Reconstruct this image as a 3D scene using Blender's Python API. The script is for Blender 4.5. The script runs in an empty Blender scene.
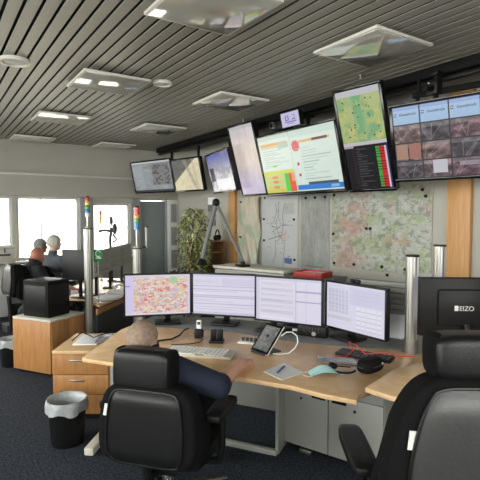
import bpy, bmesh, math, random
import numpy as np
from mathutils import Vector, Matrix, Euler
random.seed(7); rng = np.random.default_rng(7)
PI = math.pi
sc = bpy.context.scene
COL = sc.collection

# ------------------------------------------------------------------ camera
YAW, PITCH = math.radians(33.6), math.radians(2.92)
cam_d = bpy.data.cameras.new('camera'); cam = bpy.data.objects.new('camera', cam_d); COL.objects.link(cam)
cam_d.sensor_fit = 'HORIZONTAL'; cam_d.sensor_width = 36.0; cam_d.lens = 36.0 * 470 / 480
cam_d.clip_start = 0.05; cam_d.clip_end = 200
cam.location = (0, 0, 1.65); cam.rotation_euler = (PI/2 - PITCH, 0, -YAW)
sc.camera = cam

# ------------------------------------------------------------------ world, light, exposure
sc.view_settings.view_transform = 'Standard'; sc.view_settings.look = 'None'
sc.view_settings.gamma = 1.0; sc.view_settings.use_curve_mapping = False
sc.view_settings.exposure = 1.36
SKY = 5.6
w = bpy.data.worlds.new('sky'); sc.world = w; w.use_nodes = True
bgn = w.node_tree.nodes['Background']; bgn.inputs[0].default_value = (1.0, 0.975, 0.93, 1); bgn.inputs[1].default_value = SKY
try:
    sc.cycles.use_denoising = True
    sc.cycles.max_bounces = 8; sc.cycles.diffuse_bounces = 5; sc.cycles.glossy_bounces = 4
    sc.cycles.transparent_max_bounces = 10; sc.cycles.sample_clamp_indirect = 8
except Exception: pass
XL, XR, YB, YF, ZC = -3.4, 4.4, 9.1, -2.6, 2.98     # room limits and ceiling height
# window openings (x0,x1,z0,z1) in the back wall, (y0,y1,z0,z1) for those added in the left wall
BACK_WIN = [(-3.1, -0.75, .86, 2.0), (-0.65, 1.24, .86, 2.0), (1.31, 2.40, .86, 2.0), (2.64, 3.40, .86, 1.90)]
UNSEEN_LEFT_WIN = [(-2.0, 0.6, 1.1, 2.75), (0.8, 3.4, 1.1, 2.75), (3.6, 6.2, 1.1, 2.75), (6.5, 8.6, 1.1, 2.75)]  # unseen windows added for daylight, raised to favour the desk over the ceiling
UNSEEN_FRONT_WIN = [(-2.9, -0.9, 1.2, 2.75), (-0.4, 1.9, 1.2, 2.75)]     # unseen, added behind the camera and set high to light the desk
def portal(name, loc, rot, sx, sy):
    l = bpy.data.lights.new(name, 'AREA'); l.shape = 'RECTANGLE'; l.size = sx; l.size_y = sy
    l.cycles.is_portal = True
    o = bpy.data.objects.new(name, l); COL.objects.link(o); o.location = loc; o.rotation_euler = rot
for x0, x1, z0, z1 in BACK_WIN: portal('daylight_portal', ((x0+x1)/2, YB+.3, (z0+z1)/2), (-PI/2, 0, 0), x1-x0, z1-z0)
for y0, y1, z0, z1 in UNSEEN_LEFT_WIN: portal('daylight_portal', (XL-.3, (y0+y1)/2, (z0+z1)/2), (0, -PI/2, 0), z1-z0, y1-y0)

for x0, x1, z0, z1 in UNSEEN_FRONT_WIN: portal('daylight_portal', ((x0+x1)/2, YF-.3, (z0+z1)/2), (PI/2, 0, 0), x1-x0, z1-z0)

# ------------------------------------------------------------------ materials
def lin(c):
    return tuple(((v/12.92) if v <= .04045 else ((v+.055)/1.055)**2.4) for v in c)
def L8(r, g, b): return lin((r/255, g/255, b/255))
MATS = {}
def mat(name, col, rough=.5, metal=0., noise=0., nscale=20., bump=0., bscale=200., stretch=(1,1,1), spec=.5, coat=0., emit=0.):
    m = bpy.data.materials.new(name); m.use_nodes = True; nt = m.node_tree; N, K = nt.nodes, nt.links
    p = N['Principled BSDF']
    p.inputs['Base Color'].default_value = (*col, 1); p.inputs['Roughness'].default_value = rough
    p.inputs['Metallic'].default_value = metal; p.inputs['Specular IOR Level'].default_value = spec
    p.inputs['Coat Weight'].default_value = coat
    tc = N.new('ShaderNodeTexCoord'); mp = N.new('ShaderNodeMapping'); mp.inputs['Scale'].default_value = stretch
    K.new(tc.outputs['Object'], mp.inputs['Vector'])
    if noise > 0:
        n = N.new('ShaderNodeTexNoise'); n.inputs['Scale'].default_value = nscale; n.inputs['Detail'].default_value = 5
        K.new(mp.outputs[0], n.inputs['Vector'])
        r = N.new('ShaderNodeValToRGB'); e = r.color_ramp.elements
        e[0].position = .3; e[1].position = .7
        e[0].color = (*[max(0, c*(1-noise)) for c in col], 1); e[1].color = (*[min(1, c*(1+noise)) for c in col], 1)
        K.new(n.outputs[0], r.inputs[0]); K.new(r.outputs[0], p.inputs['Base Color'])
    if bump > 0:
        n2 = N.new('ShaderNodeTexNoise'); n2.inputs['Scale'].default_value = bscale; n2.inputs['Detail'].default_value = 3
        K.new(mp.outputs[0], n2.inputs['Vector'])
        b = N.new('ShaderNodeBump'); b.inputs['Strength'].default_value = bump; b.inputs['Distance'].default_value = .004
        K.new(n2.outputs[0], b.inputs['Height']); K.new(b.outputs[0], p.inputs['Normal'])
    if emit > 0:
        p.inputs['Emission Color'].default_value = (*col, 1); p.inputs['Emission Strength'].default_value = emit
    MATS[name] = m; return m
mat('wall', L8(186, 183, 173), .85, noise=.03, nscale=3, bump=.15, bscale=90)
mat('wall_grey', L8(176, 178, 174), .85, noise=.03, nscale=3)
mat('slat', L8(164, 161, 150), .42, noise=.03, nscale=30, bump=.04, bscale=400)
mat('void_black', L8(20, 20, 19), .9, noise=.1)
mat('carpet', L8(54, 59, 67), .95, noise=.75, nscale=62, bump=.9, bscale=330, spec=.15)
mat('white_paint', L8(222, 222, 218), .5, noise=.02)
mat('grey_paint', L8(150, 153, 152), .5, noise=.03, nscale=5)
mat('door_grey', L8(140, 148, 150), .5, noise=.03, nscale=5)
mat('steel_grey', L8(158, 158, 152), .42, noise=.02, nscale=8)
mat('dark_grey', L8(62, 64, 66), .6, noise=.06)
mat('mid_grey', L8(112, 114, 113), .55, noise=.05)
mat('aluminium', L8(172, 170, 163), .34, .95, noise=.02, nscale=10)
mat('chrome', L8(205, 205, 205), .18, 1.0)
mat('black_plastic', L8(17, 17, 18), .45, noise=.06, spec=.3)
mat('black_matte', L8(13, 13, 14), .75, noise=.08, spec=.25)
mat('black_gloss', L8(12, 12, 14), .15)
mat('leather', L8(17, 18, 18), .38, noise=.10, nscale=14, bump=.18, bscale=220, spec=.32)
mat('leather_lit', L8(50, 50, 49), .40, noise=.12, nscale=9, bump=.22, bscale=60, spec=.6)  # paler copy of leather: light on the rear panel put into the colour
mat('chair_fabric', L8(13, 13, 14), .85, noise=.15, bump=.3, bscale=500, spec=.15)
mat('white_plastic', L8(226, 225, 220), .45, noise=.02)
mat('beige_plastic', L8(206, 202, 188), .5, noise=.03)
mat('paper', L8(248, 248, 250), .8, noise=.02)
mat('bag_liner', L8(176, 180, 182), .35, noise=.1, nscale=40, bump=.8, bscale=60)
mat('navy_shirt', L8(27, 33, 52), .9, noise=.15, nscale=20, bump=.4, bscale=60)
mat('black_shirt', L8(22, 23, 28), .9, noise=.15, nscale=20, bump=.4, bscale=60)
mat('grey_shirt', L8(86, 92, 98), .9, noise=.1, nscale=20, bump=.4, bscale=60)
mat('trousers', L8(30, 33, 42), .9, noise=.15, bump=.2)
mat('skin', L8(212, 160, 136), .5, noise=.08, nscale=18)
mat('skin_tan', L8(172, 112, 90), .45, noise=.10, nscale=18)
mat('skin_fair', L8(220, 178, 158), .5, noise=.06, nscale=18)
mat('hair_cropped', L8(146, 124, 108), .75, noise=.22, nscale=55, bump=.6, bscale=300)
mat('hair_grey', L8(150, 150, 148), .7, noise=.15, nscale=60, bump=.5, bscale=200)
mat('hair_blond', L8(206, 202, 190), .6, noise=.18, nscale=40, bump=.6, bscale=120, stretch=(1,1,.2))
mat('eye_white', L8(235, 232, 228), .2); mat('iris', L8(60, 45, 35), .2)
mat('red_plastic', L8(170, 40, 34), .5, noise=.05)
mat('red_cable', L8(214, 60, 62), .5)
mat('white_cable', L8(235, 235, 230), .45)
mat('blue_ink', L8(38, 44, 130), .35)
mat('mask_blue', L8(170, 208, 210), .8, noise=.04, bump=.2)
mat('clear_plastic', L8(216, 218, 222), .25, noise=.05, bump=.5, bscale=40)
mat('terracotta', L8(150, 96, 70), .8, noise=.1); mat('pot_white', L8(214, 212, 205), .5); mat('soil', L8(52, 40, 32), .95, noise=.3)
mat('leaf', L8(118, 134, 70), .5, noise=.3, nscale=6); mat('leaf_pale', L8(214, 216, 168), .5, noise=.25, nscale=6)
mat('leaf_dark', L8(70, 104, 66), .45, noise=.25, nscale=8); mat('bark', L8(104, 90, 70), .9, noise=.2)
mat('light_frame', L8(224, 222, 212), .45)
mat('sign_green', L8(24, 120, 62), .5); mat('sign_white', L8(240, 245, 240), .6)
for nme, c in dict(red=(214, 62, 42), orange=(238, 150, 52), yellow=(226, 196, 92), green=(70, 150, 62), blue=(36, 128, 192), clear=(232, 232, 228)).items():
    mat('lens_'+nme, L8(*c), .25, coat=.4)
mat('facade', L8(226, 218, 200), .8, noise=.05, nscale=1); mat('ground', L8(150, 150, 146), .9, noise=.1, nscale=1)
mat('case_brown', L8(120, 92, 66), .6, noise=.1)

def wood(name, c1, c2, axis=(1.2, 14, 14), rough=.42):
    m = bpy.data.materials.new(name); m.use_nodes = True; N, K = m.node_tree.nodes, m.node_tree.links; p = N['Principled BSDF']
    tc = N.new('ShaderNodeTexCoord'); mp = N.new('ShaderNodeMapping'); mp.inputs['Scale'].default_value = axis
    n = N.new('ShaderNodeTexNoise'); n.inputs['Scale'].default_value = 4; n.inputs['Detail'].default_value = 6; n.inputs['Distortion'].default_value = .6
    r = N.new('ShaderNodeValToRGB'); e = r.color_ramp.elements; e[0].position = .32; e[1].position = .7
    e[0].color = (*c1, 1); e[1].color = (*c2, 1)
    K.new(tc.outputs['Object'], mp.inputs[0]); K.new(mp.outputs[0], n.inputs['Vector']); K.new(n.outputs[0], r.inputs[0]); K.new(r.outputs[0], p.inputs['Base Color'])
    p.inputs['Roughness'].default_value = rough; MATS[name] = m
wood('desk_wood', L8(216, 176, 128), L8(232, 196, 150), (3, 3, 6), .38)
wood('beech', L8(168, 116, 66), L8(190, 138, 84), (10, 10, 1.2), .45)
wood('pilaster_wood', L8(196, 142, 84), L8(214, 162, 104), (14, 14, .9), .45)
wood('shelf_wood', L8(150, 108, 66), L8(176, 130, 84), (8, 8, 2), .5)

def glass_mat():
    m = bpy.data.materials.new('window_glass'); m.use_nodes = True; N, K = m.node_tree.nodes, m.node_tree.links
    N.remove(N['Principled BSDF']); out = N['Material Output']
    t = N.new('ShaderNodeBsdfTransparent'); t.inputs[0].default_value = (.93, .95, .95, 1)
    g = N.new('ShaderNodeBsdfGlossy'); g.inputs['Roughness'].default_value = .02
    f = N.new('ShaderNodeFresnel'); f.inputs[0].default_value = 1.45; x = N.new('ShaderNodeMixShader')
    K.new(f.outputs[0], x.inputs[0]); K.new(t.outputs[0], x.inputs[1]); K.new(g.outputs[0], x.inputs[2]); K.new(x.outputs[0], out.inputs[0])
    MATS['window_glass'] = m
glass_mat()
# prismatic acrylic cover of the ceiling lights: a grey translucent sheet with a glossy face
def acrylic():
    m = mat('acrylic', L8(226, 224, 214), .08, .30, noise=.05, nscale=6, bump=.02, bscale=30, coat=.8)
acrylic()
MATS['clear_plastic'].node_tree.nodes['Principled BSDF'].inputs['Transmission Weight'].default_value = .8
def paint_mat(name, emit, rough=.3, base=.5):
    m = bpy.data.materials.new(name); m.use_nodes = True; N, K = m.node_tree.nodes, m.node_tree.links; p = N['Principled BSDF']
    a = N.new('ShaderNodeAttribute'); a.attribute_name = 'paint'
    p.inputs['Roughness'].default_value = rough
    if emit > 0:
        p.inputs['Base Color'].default_value = (.01, .01, .012, 1)
        K.new(a.outputs['Color'], p.inputs['Emission Color']); p.inputs['Emission Strength'].default_value = emit
    else: K.new(a.outputs['Color'], p.inputs['Base Color'])
    MATS[name] = m
paint_mat('screen_desk', .33); paint_mat('screen_wall', .31, .25); paint_mat('print', 0, .55); paint_mat('print_gloss', 0, .28)

# ------------------------------------------------------------------ mesh helpers
def rotm(rx=0, ry=0, rz=0): return Euler((rx, ry, rz)).to_matrix()
class MB:
    def __init__(s): s.v = []; s.f = []
    def add(s, vs, fs):
        o = len(s.v); s.v += [tuple(v) for v in vs]; s.f += [tuple(i+o for i in f) for f in fs]; return s
    def box(s, c, d, R=None):
        vs = []
        for z in (-.5, .5):
            for y in (-.5, .5):
                for x in (-.5, .5):
                    q = Vector((x*d[0], y*d[1], z*d[2]))
                    if R is not None: q = R @ q
                    vs.append(q + Vector(c))
        return s.add(vs, [(0,2,3,1), (4,5,7,6), (0,1,5,4), (2,6,7,3), (0,4,6,2), (1,3,7,5)])
    def cyl(s, p0, p1, r0, r1=None, n=16):
        r1 = r0 if r1 is None else r1
        p0, p1 = Vector(p0), Vector(p1); a = (p1-p0).normalized()
        q = a.orthogonal().normalized(); t = a.cross(q); vs = []
        for p, r in ((p0, r0), (p1, r1)):
            for i in range(n):
                g = 2*PI*i/n; vs.append(p + (q*math.cos(g) + t*math.sin(g))*r)
        fs = [(i, (i+1) % n, n+(i+1) % n, n+i) for i in range(n)] + [tuple(range(n))[::-1], tuple(range(n, 2*n))]
        return s.add(vs, fs)
    def tube(s, pts, r, n=8, closed=False):
        P = [Vector(p) for p in pts]; m = len(P); vs = []; q = None
        for i in range(m):
            if closed: t = (P[(i+1) % m]-P[i-1]).normalized()
            else: t = (P[min(i+1, m-1)]-P[max(i-1, 0)]).normalized()
            if q is None: q = t.orthogonal().normalized()
            else: q = (q - t*q.dot(t)).normalized()
            b = t.cross(q); rr = r[i] if isinstance(r, (list, tuple)) else r
            for k in range(n):
                g = 2*PI*k/n; vs.append(P[i] + (q*math.cos(g)+b*math.sin(g))*rr)
        fs = []
        for i in range(m if closed else m-1):
            j = (i+1) % m
            for k in range(n): fs.append((i*n+k, i*n+(k+1) % n, j*n+(k+1) % n, j*n+k))
        if not closed: fs += [tuple(range(n))[::-1], tuple(range((m-1)*n, m*n))]
        return s.add(vs, fs)
    def lathe(s, prof, n=24, c=(0, 0, 0)):
        vs = []; fs = []; m = len(prof)
        for r, z in prof:
            for i in range(n): vs.append((c[0]+max(r, 1e-4)*math.cos(2*PI*i/n), c[1]+max(r, 1e-4)*math.sin(2*PI*i/n), c[2]+z))
        for j in range(m-1):
            for i in range(n): fs.append((j*n+i, j*n+(i+1) % n, (j+1)*n+(i+1) % n, (j+1)*n+i))
        return s.add(vs, fs)
    def prism(s, poly, z0, z1):
        n = len(poly)
        a = sum(poly[i][0]*poly[(i+1) % n][1]-poly[(i+1) % n][0]*poly[i][1] for i in range(n))
        if a < 0: poly = poly[::-1]
        vs = [(x, y, z0) for x, y in poly] + [(x, y, z1) for x, y in poly]
        return s.add(vs, [tuple(range(n))[::-1], tuple(range(n, 2*n))] + [(i, (i+1) % n, n+(i+1) % n, n+i) for i in range(n)])
    def ell(s, c, r, e1=1., e2=1., n=24, m=14, R=None, fn=None):
        # superellipsoid: e < 1 makes it boxier; fn(x,y,z) deforms the unit shape
        sg = lambda v, e: math.copysign(abs(v)**e, v)
        vs = []; fs = []
        for j in range(m+1):
            ph = -PI/2 + PI*j/m
            for i in range(n):
                t = 2*PI*i/n
                x = sg(math.cos(ph), e1)*sg(math.cos(t), e2); y = sg(math.cos(ph), e1)*sg(math.sin(t), e2); z = sg(math.sin(ph), e1)
                if fn: x, y, z = fn(x, y, z)
                q = Vector((x*r[0], y*r[1], z*r[2]))
                if R is not None: q = R @ q
                vs.append(q+Vector(c))
        for j in range(m):
            for i in range(n): fs.append((j*n+i, j*n+(i+1) % n, (j+1)*n+(i+1) % n, (j+1)*n+i))
        return s.add(vs, fs)
    def build(s, name, material, parent=None, loc=(0, 0, 0), bevel=0, seg=2, smooth=True, angle=40, rz=0, merge=True):
        me = bpy.data.meshes.new(name); me.from_pydata(s.v, [], s.f)
        if merge:
            bm = bmesh.new(); bm.from_mesh(me); bmesh.ops.remove_doubles(bm, verts=bm.verts, dist=1e-5)
            bmesh.ops.recalc_face_normals(bm, faces=bm.faces)
            if bevel > 0:
                ed = [e for e in bm.edges if len(e.link_faces) == 2 and e.calc_face_angle(0) > .6]
                bmesh.ops.bevel(bm, geom=ed, offset=bevel, segments=seg, profile=.5, affect='EDGES', clamp_overlap=True)
            bm.to_mesh(me); bm.free()
        if smooth:
            me.polygons.foreach_set('use_smooth', [True]*len(me.polygons)); me.set_sharp_from_angle(angle=math.radians(angle))
        me.materials.append(MATS[material] if isinstance(material, str) else material)
        o = bpy.data.objects.new(name, me); COL.objects.link(o)
        o.location = loc; o.rotation_euler = (0, 0, rz)
        if parent is not None: o.parent = parent
        return o
def tag(o, label, cat, group=None, kind=None):
    o['label'] = label; o['category'] = cat
    if group: o['group'] = group
    if kind: o['kind'] = kind
    return o
def T(name, label, cat, loc=(0, 0, 0), rz=0, group=None):
    o = bpy.data.objects.new(name, None); COL.objects.link(o); o.empty_display_size = .1
    o.location = loc; o.rotation_euler = (0, 0, rz); return tag(o, label, cat, group)
def S(o, label=None):
    o['kind'] = 'structure'
    if label: o['label'] = label
    return o
def SE(name, loc=(0, 0, 0), rz=0):
    o = bpy.data.objects.new(name, None); COL.objects.link(o); o.location = loc; o.rotation_euler = (0, 0, rz); return S(o)
def B(name, c, d, m, parent=None, bevel=0, R=None, rz=0, **k):
    return MB().box((0, 0, 0), d, R).build(name, m, parent, loc=c, bevel=bevel, rz=rz, **k)
def share(o, name, parent, loc, rz=0):
    c = bpy.data.objects.new(name, o.data); COL.objects.link(c); c.location = loc; c.rotation_euler = (0, 0, rz); c.parent = parent; return c
def dup(root, loc, rz, label=None, group=None):
    r = root.copy(); COL.objects.link(r); r.location = loc; r.rotation_euler = (0, 0, rz)
    if label: r['label'] = label
    if group: r['group'] = group
    for ch in list(root.children):
        c = ch.copy(); COL.objects.link(c); c.parent = r
        for g in list(ch.children):
            d = g.copy(); COL.objects.link(d); d.parent = c
    return r
# a flat print or screen: an upright grid in local XZ facing -Y, coloured face by face from arr (rows from the top, sRGB 0..1)
def painted(name, arr, w, h, material, parent=None, loc=(0, 0, 0), wave=None):
    H, W = arr.shape[:2]
    xs = np.linspace(-w/2, w/2, W+1); zs = np.linspace(h/2, -h/2, H+1)
    X, Z = np.meshgrid(xs, zs); Y = np.zeros_like(X) if wave is None else wave(X, Z)
    V = np.stack([X, Y, Z], -1).reshape(-1, 3)
    r, c = np.meshgrid(np.arange(H), np.arange(W), indexing='ij'); a = (r*(W+1)+c).ravel()
    Fc = np.stack([a, a+W+1, a+W+2, a+1], -1)
    me = bpy.data.meshes.new(name); me.from_pydata(V.tolist(), [], Fc.tolist())
    at = me.attributes.new('paint', 'FLOAT_COLOR', 'FACE')
    A = np.clip(arr.reshape(-1, 3), 0, 1); A = np.where(A <= .04045, A/12.92, ((A+.055)/1.055)**2.4)
    at.data.foreach_set('color', np.concatenate([A, np.ones((len(A), 1))], 1).astype(np.float32).ravel())
    me.materials.append(MATS[material])
    if wave is not None: me.polygons.foreach_set('use_smooth', [True]*len(me.polygons))
    o = bpy.data.objects.new(name, me); COL.objects.link(o); o.location = loc
    if parent is not None: o.parent = parent
    return o
def text(name, body, size, material, parent, loc, rot, align='CENTER'):
    cu = bpy.data.curves.new(name, 'FONT'); cu.body = body; cu.size = size; cu.align_x = align; cu.extrude = .0008
    t = bpy.data.objects.new(name, cu); COL.objects.link(t)
    dg = bpy.context.evaluated_depsgraph_get(); me = bpy.data.meshes.new_from_object(t.evaluated_get(dg))
    COL.objects.unlink(t); bpy.data.objects.remove(t)
    me.materials.clear(); me.materials.append(MATS[material]); me.name = name
    o = bpy.data.objects.new(name, me); COL.objects.link(o); o.parent = parent; o.location = loc; o.rotation_euler = rot
    return o
# value noise for prints
def vnoise(H, W, cells, octaves=3):
    out = np.zeros((H, W)); amp = 1; tot = 0
    for k in range(octaves):
        n = cells*2**k; g = rng.random((n+2, n+2)); y = np.linspace(0, n, H, endpoint=False); x = np.linspace(0, n, W, endpoint=False)
        yi, xi = y.astype(int), x.astype(int); fy = (y-yi)[:, None]; fx = (x-xi)[None]
        fy = fy*fy*(3-2*fy); fx = fx*fx*(3-2*fx)
        a = g[yi][:, xi]; b = g[yi][:, xi+1]; c = g[yi+1][:, xi]; d = g[yi+1][:, xi+1]
        out += amp*((a*(1-fx)+b*fx)*(1-fy)+(c*(1-fx)+d*fx)*fy); tot += amp; amp *= .5
    return out/tot
def rect(A, x0, y0, x1, y1, c, a=1.):
    H, W = A.shape[:2]; s = (slice(int(round(y0*H)), max(int(round(y1*H)), int(round(y0*H))+1)), slice(int(round(x0*W)), max(int(round(x1*W)), int(round(x0*W))+1)))
    A[s] = A[s]*(1-a)+np.array(c)/255*a
def line(A, pts, c, wd=1, a=1.):
    H, W = A.shape[:2]
    for (x0, y0), (x1, y1) in zip(pts, pts[1:]):
        n = int(max(abs(x1-x0)*W, abs(y1-y0)*H))*2+2
        for t in np.linspace(0, 1, n):
            x = int((x0+(x1-x0)*t)*W); y = int((y0+(y1-y0)*t)*H)
            s = (slice(max(y, 0), max(y+wd, 0)), slice(max(x, 0), max(x+wd, 0))); A[s] = A[s]*(1-a)+np.array(c)/255*a
def blank(H, W, c): return np.ones((H, W, 3))*np.array(c)/255
def mix(A, Mk, c): A[:] = A*(1-Mk[..., None]) + np.array(c)/255*Mk[..., None]

# ------------------------------------------------------------------ the setting
S(B('floor', ((XL+XR)/2, (YB+YF)/2, -.05), (XR-XL+.4, YB-YF+.4, .1), 'carpet'), 'dark blue-black carpet floor')
ceil = S(B('ceiling', ((XL+XR)/2, (YB+YF)/2, ZC+.085), (XR-XL+.4, YB-YF+.4, .05), 'void_black'), 'grey metal slat ceiling with dark joints')
# ceiling slats run towards the window wall, 100 mm apart; the dark joint between them is a real gap
prof = [(-.039, .007), (-.039, .002), (-.037, 0), (.037, 0), (.039, .002), (.039, .007), (.036, .007), (.036, .003), (-.036, .003), (-.036, .007)]
mb = MB(); n = len(prof); Lh = (YB-YF)/2
mb.add([(x, -Lh, z) for x, z in prof]+[(x, Lh, z) for x, z in prof], [(i, (i+1) % n, n+(i+1) % n, n+i) for i in range(n)])
first = None; x = -3.318
while x < XR-.04:
    loc = (x - (XL+XR)/2, 0, -.085)
    if first is None: first = mb.build('ceiling_slat', 'slat', ceil, loc=loc, smooth=False)
    else: share(first, 'ceiling_slat', ceil, loc)
    x += .1003
def wall_with_openings(name, u0, u1, z1, opens, fixed, thick, axis, m):
    mb = MB(); us = sorted(opens); cur = u0
    def bx(a, b, c, d):
        if b-a < 1e-4 or d-c < 1e-4: return
        if axis == 'x': mb.box(((a+b)/2, fixed, (c+d)/2), (b-a, thick, d-c))
        else: mb.box((fixed, (a+b)/2, (c+d)/2), (thick, b-a, d-c))
    for a, b, c, d in us:
        bx(cur, a, 0, z1); bx(a, b, 0, c); bx(a, b, d, z1); cur = b
    bx(cur, u1, 0, z1)
    return S(mb.build(name, m, smooth=False))
DOOR = (3.60, 4.17, 0, 1.97)
wall_with_openings('wall_back', XL, XR, ZC+.1, BACK_WIN+[DOOR], YB+.1, .2, 'x', 'wall')
wall_with_openings('wall_left', YF, YB, ZC+.1, UNSEEN_LEFT_WIN, XL-.1, .2, 'y', 'wall')
S(B('wall_right', (XR+.1, (YB+YF)/2, (ZC+.1)/2), (.2, YB-YF+.4, ZC+.1), 'wall'))
wall_with_openings('wall_front', XL, XR, ZC+.1, UNSEEN_FRONT_WIN, YF-.1, .2, 'x', 'wall')
# window bulkhead with a pale ledge strip
S(B('trim_1', ((XL+XR)/2, YB-.06, 2.19), (XR-XL, .12, .36), 'wall', bevel=.004), 'grey bulkhead above the windows')
S(B('trim_2', ((XL+XR)/2, YB-.075, 2.385), (XR-XL, .20, .035), 'white_paint', bevel=.004), 'pale ledge strip above the windows')
S(B('trim_3', ((XL+3.45)/2, YB-.09, .845), (3.45-XL, .22, .03), 'white_paint', bevel=.004), 'white window sill')
S(B('trim_4', (XR-.025, 2.67, 1.45), (.05, .245, 2.9), 'pilaster_wood', bevel=.003), 'orange wooden pilaster beside the large map')
S(B('trim_5', (XR-.03, 6.80, 1.1), (.06, .19, 2.2), 'pilaster_wood', bevel=.003), 'orange wooden pilaster behind the bookcase')
S(B('baseboard_right', (XR-.01, (YB+YF)/2, .05), (.02, YB-YF, .1), 'dark_grey'))
S(B('baseboard_back', ((XL+3.55)/2, YB-.01, .05), (3.55-XL, .02, .1), 'dark_grey'))
def window(i, a, b, c, d, axis, muls=(), yw=None):
    t = .045
    if axis == 'x': root = SE('window_%d' % i, ((a+b)/2, YB+.08 if yw is None else yw, c))
    else: root = SE('window_%d' % i, (XL-.08, (a+b)/2, c), PI/2)
    W, Hh = b-a, d-c
    B('window_frame', (0, 0, t/2), (W, .07, t), 'white_paint', root, bevel=.004); B('window_frame', (0, 0, Hh-t/2), (W, .07, t), 'white_paint', root, bevel=.004)
    for sx in (-1, 1): B('window_frame', (sx*(W/2-t/2), 0, Hh/2), (t, .07, Hh-2*t), 'white_paint', root, bevel=.004)
    edges = [-W/2+t] + [m for m in muls] + [W/2-t]
    for m in muls: B('mullion', (m, 0, Hh/2), (.022, .06, Hh-2*t), 'white_paint', root, bevel=.003)
    for e0, e1 in zip(edges, edges[1:]): B('pane', ((e0+e1)/2, .01, Hh/2), (e1-e0-.01, .008, Hh-2*t), 'window_glass', root)
for i, wd in enumerate(BACK_WIN): window(i+1, *wd, 'x', {2: (-.125,)}.get(i, () if i == 3 else (0,)))
for i, wd in enumerate(UNSEEN_LEFT_WIN): window(i+5, *wd, 'y', (0,))
for i, wd in enumerate(UNSEEN_FRONT_WIN): window(i+9, *wd, 'x', (0,), YF-.08)
d = SE('door_1', (3.885, YB+.05, 0)); B('leaf', (0, 0, .98), (.55, .05, 1.95), 'door_grey', d, bevel=.003)
h = B('door_handle', (-.22, -.05, 1.02), (.11, .02, .02), 'aluminium', d, bevel=.004)
for sx in (-1, 1): B('jamb', (sx*.30, -.06, 1.0), (.05, .06, 2.0), 'grey_paint', d, bevel=.003)
S(B('trim_6', (3.50, YB-.012, 1.0), (.16, .024, 2.0), 'grey_paint', bevel=.003), 'grey panel between window and door')
S(B('trim_7', (2.52, YB-.02, 1.43), (.235, .04, 1.14), 'grey_paint', bevel=.003), 'grey pier between two windows')
S(B('ground', (0, 14, -4.2), (90, 60, .2), 'ground'))
# pale house across the street, seen through the windows
t = T('house_across_street', 'pale house facade across the street behind the windows', 'building', (2, 24, -4.1))
B('wall', (0, 0, 3.9), (34, 1, 7.4), 'facade', t)
B('cornice', (0, -.6, 7.6), (34.4, .5, .3), 'white_paint', t, bevel=.03)
for k in range(9):
    wn = B('window', (-14+3.4*k, -.5, 5.0), (1.2, .12, 1.9), 'white_paint', t, bevel=.02); B('pane', (0, -.07, 0), (1.0, .03, 1.7), 'bag_liner', wn)

# ------------------------------------------------------------------ ceiling lights
names = {(0, 0): 'square ceiling light nearest the camera, cut by the top edge', (1, 0): 'square ceiling light above the tall portrait screen', (0, 1): 'square ceiling light between the two round downlights, window mirrored in it',
         (1, 1): 'square ceiling light above the narrow lavender portrait screen', (0, 2): 'square ceiling light third from the camera in the left row', (1, 2): 'square ceiling light third from the camera in the right row',
         (0, 3): 'square ceiling light touching the bulkhead, left of two', (1, 3): 'square ceiling light touching the bulkhead, right of two'}
proto = None
for (i, j), lb in names.items():
    loc = ((1.51, 2.91)[i], ((2.59, 4.60, 6.60, 8.61), (2.53, 4.58, 6.60, 8.61))[i][j], 2.935)
    if proto is None:
        proto = T('ceiling_light', lb, 'ceiling light', loc, 0, 'square ceiling lights')
        B('tray', (0, 0, .012), (.637, .637, .022), 'light_frame', proto, bevel=.003)
        B('housing', (0, 0, .035), (.50, .50, .024), 'dark_grey', proto)
        B('diffuser', (0, 0, .002), (.597, .597, .008), 'acrylic', proto, bevel=.002)
    else: dup(proto, loc, 0, lb)
for x, y, r, lb in ((.655, 4.46, .125, 'round recessed downlight near the left edge of the picture'), (1.985, 4.38, .095, 'round recessed downlight in the middle of the ceiling')):
    t = T('downlight', lb, 'ceiling light', (x, y, ZC-.03), 0, 'round downlights')
    MB().lathe([(r, .03), (r, .008), (r*.97, 0), (r*.80, 0), (r*.76, .012), (r*.76, .03)], 32).build('ring', 'light_frame', t)
    MB().ell((0, 0, .022), (r*.75, r*.75, .02), n=24, m=8).build('lens', 'white_plastic', t)
for x, y, lb in ((3.44, 3.12, 'tiny ceiling sprinkler above the portrait map screen'), (3.655, 5.42, 'tiny ceiling sprinkler above the lavender portrait screen')):
    t = T('sprinkler', lb, 'sprinkler', (x, y, ZC-.045), 0, 'ceiling sprinklers')
    MB().lathe([(.001, .045), (.022, .045), (.022, .036), (.009, .034), (.009, .01), (.02, .008), (.02, .003), (.001, .003)], 14).build('body', 'aluminium', t)
    MB().cyl((0, 0, .0), (0, 0, .004), .016, n=12).build('deflector', 'aluminium', t)

# ------------------------------------------------------------------ hanging rail
RX = 3.80
t = T('ceiling_rail', 'long black ceiling rail carrying the hanging screens', 'rail', (RX, 3.9, 2.87))
B('rail', (0, 0, .055), (.10, 9.4, .09), 'black_matte', t, bevel=.006)
B('lower_rail', (.02, 0, -.02), (.06, 9.4, .035), 'black_plastic', t, bevel=.004)
for k in range(7): B('hanger', (0, -4.2+1.4*k, .1), (.04, .06, .05), 'black_plastic', t, bevel=.003)

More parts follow.
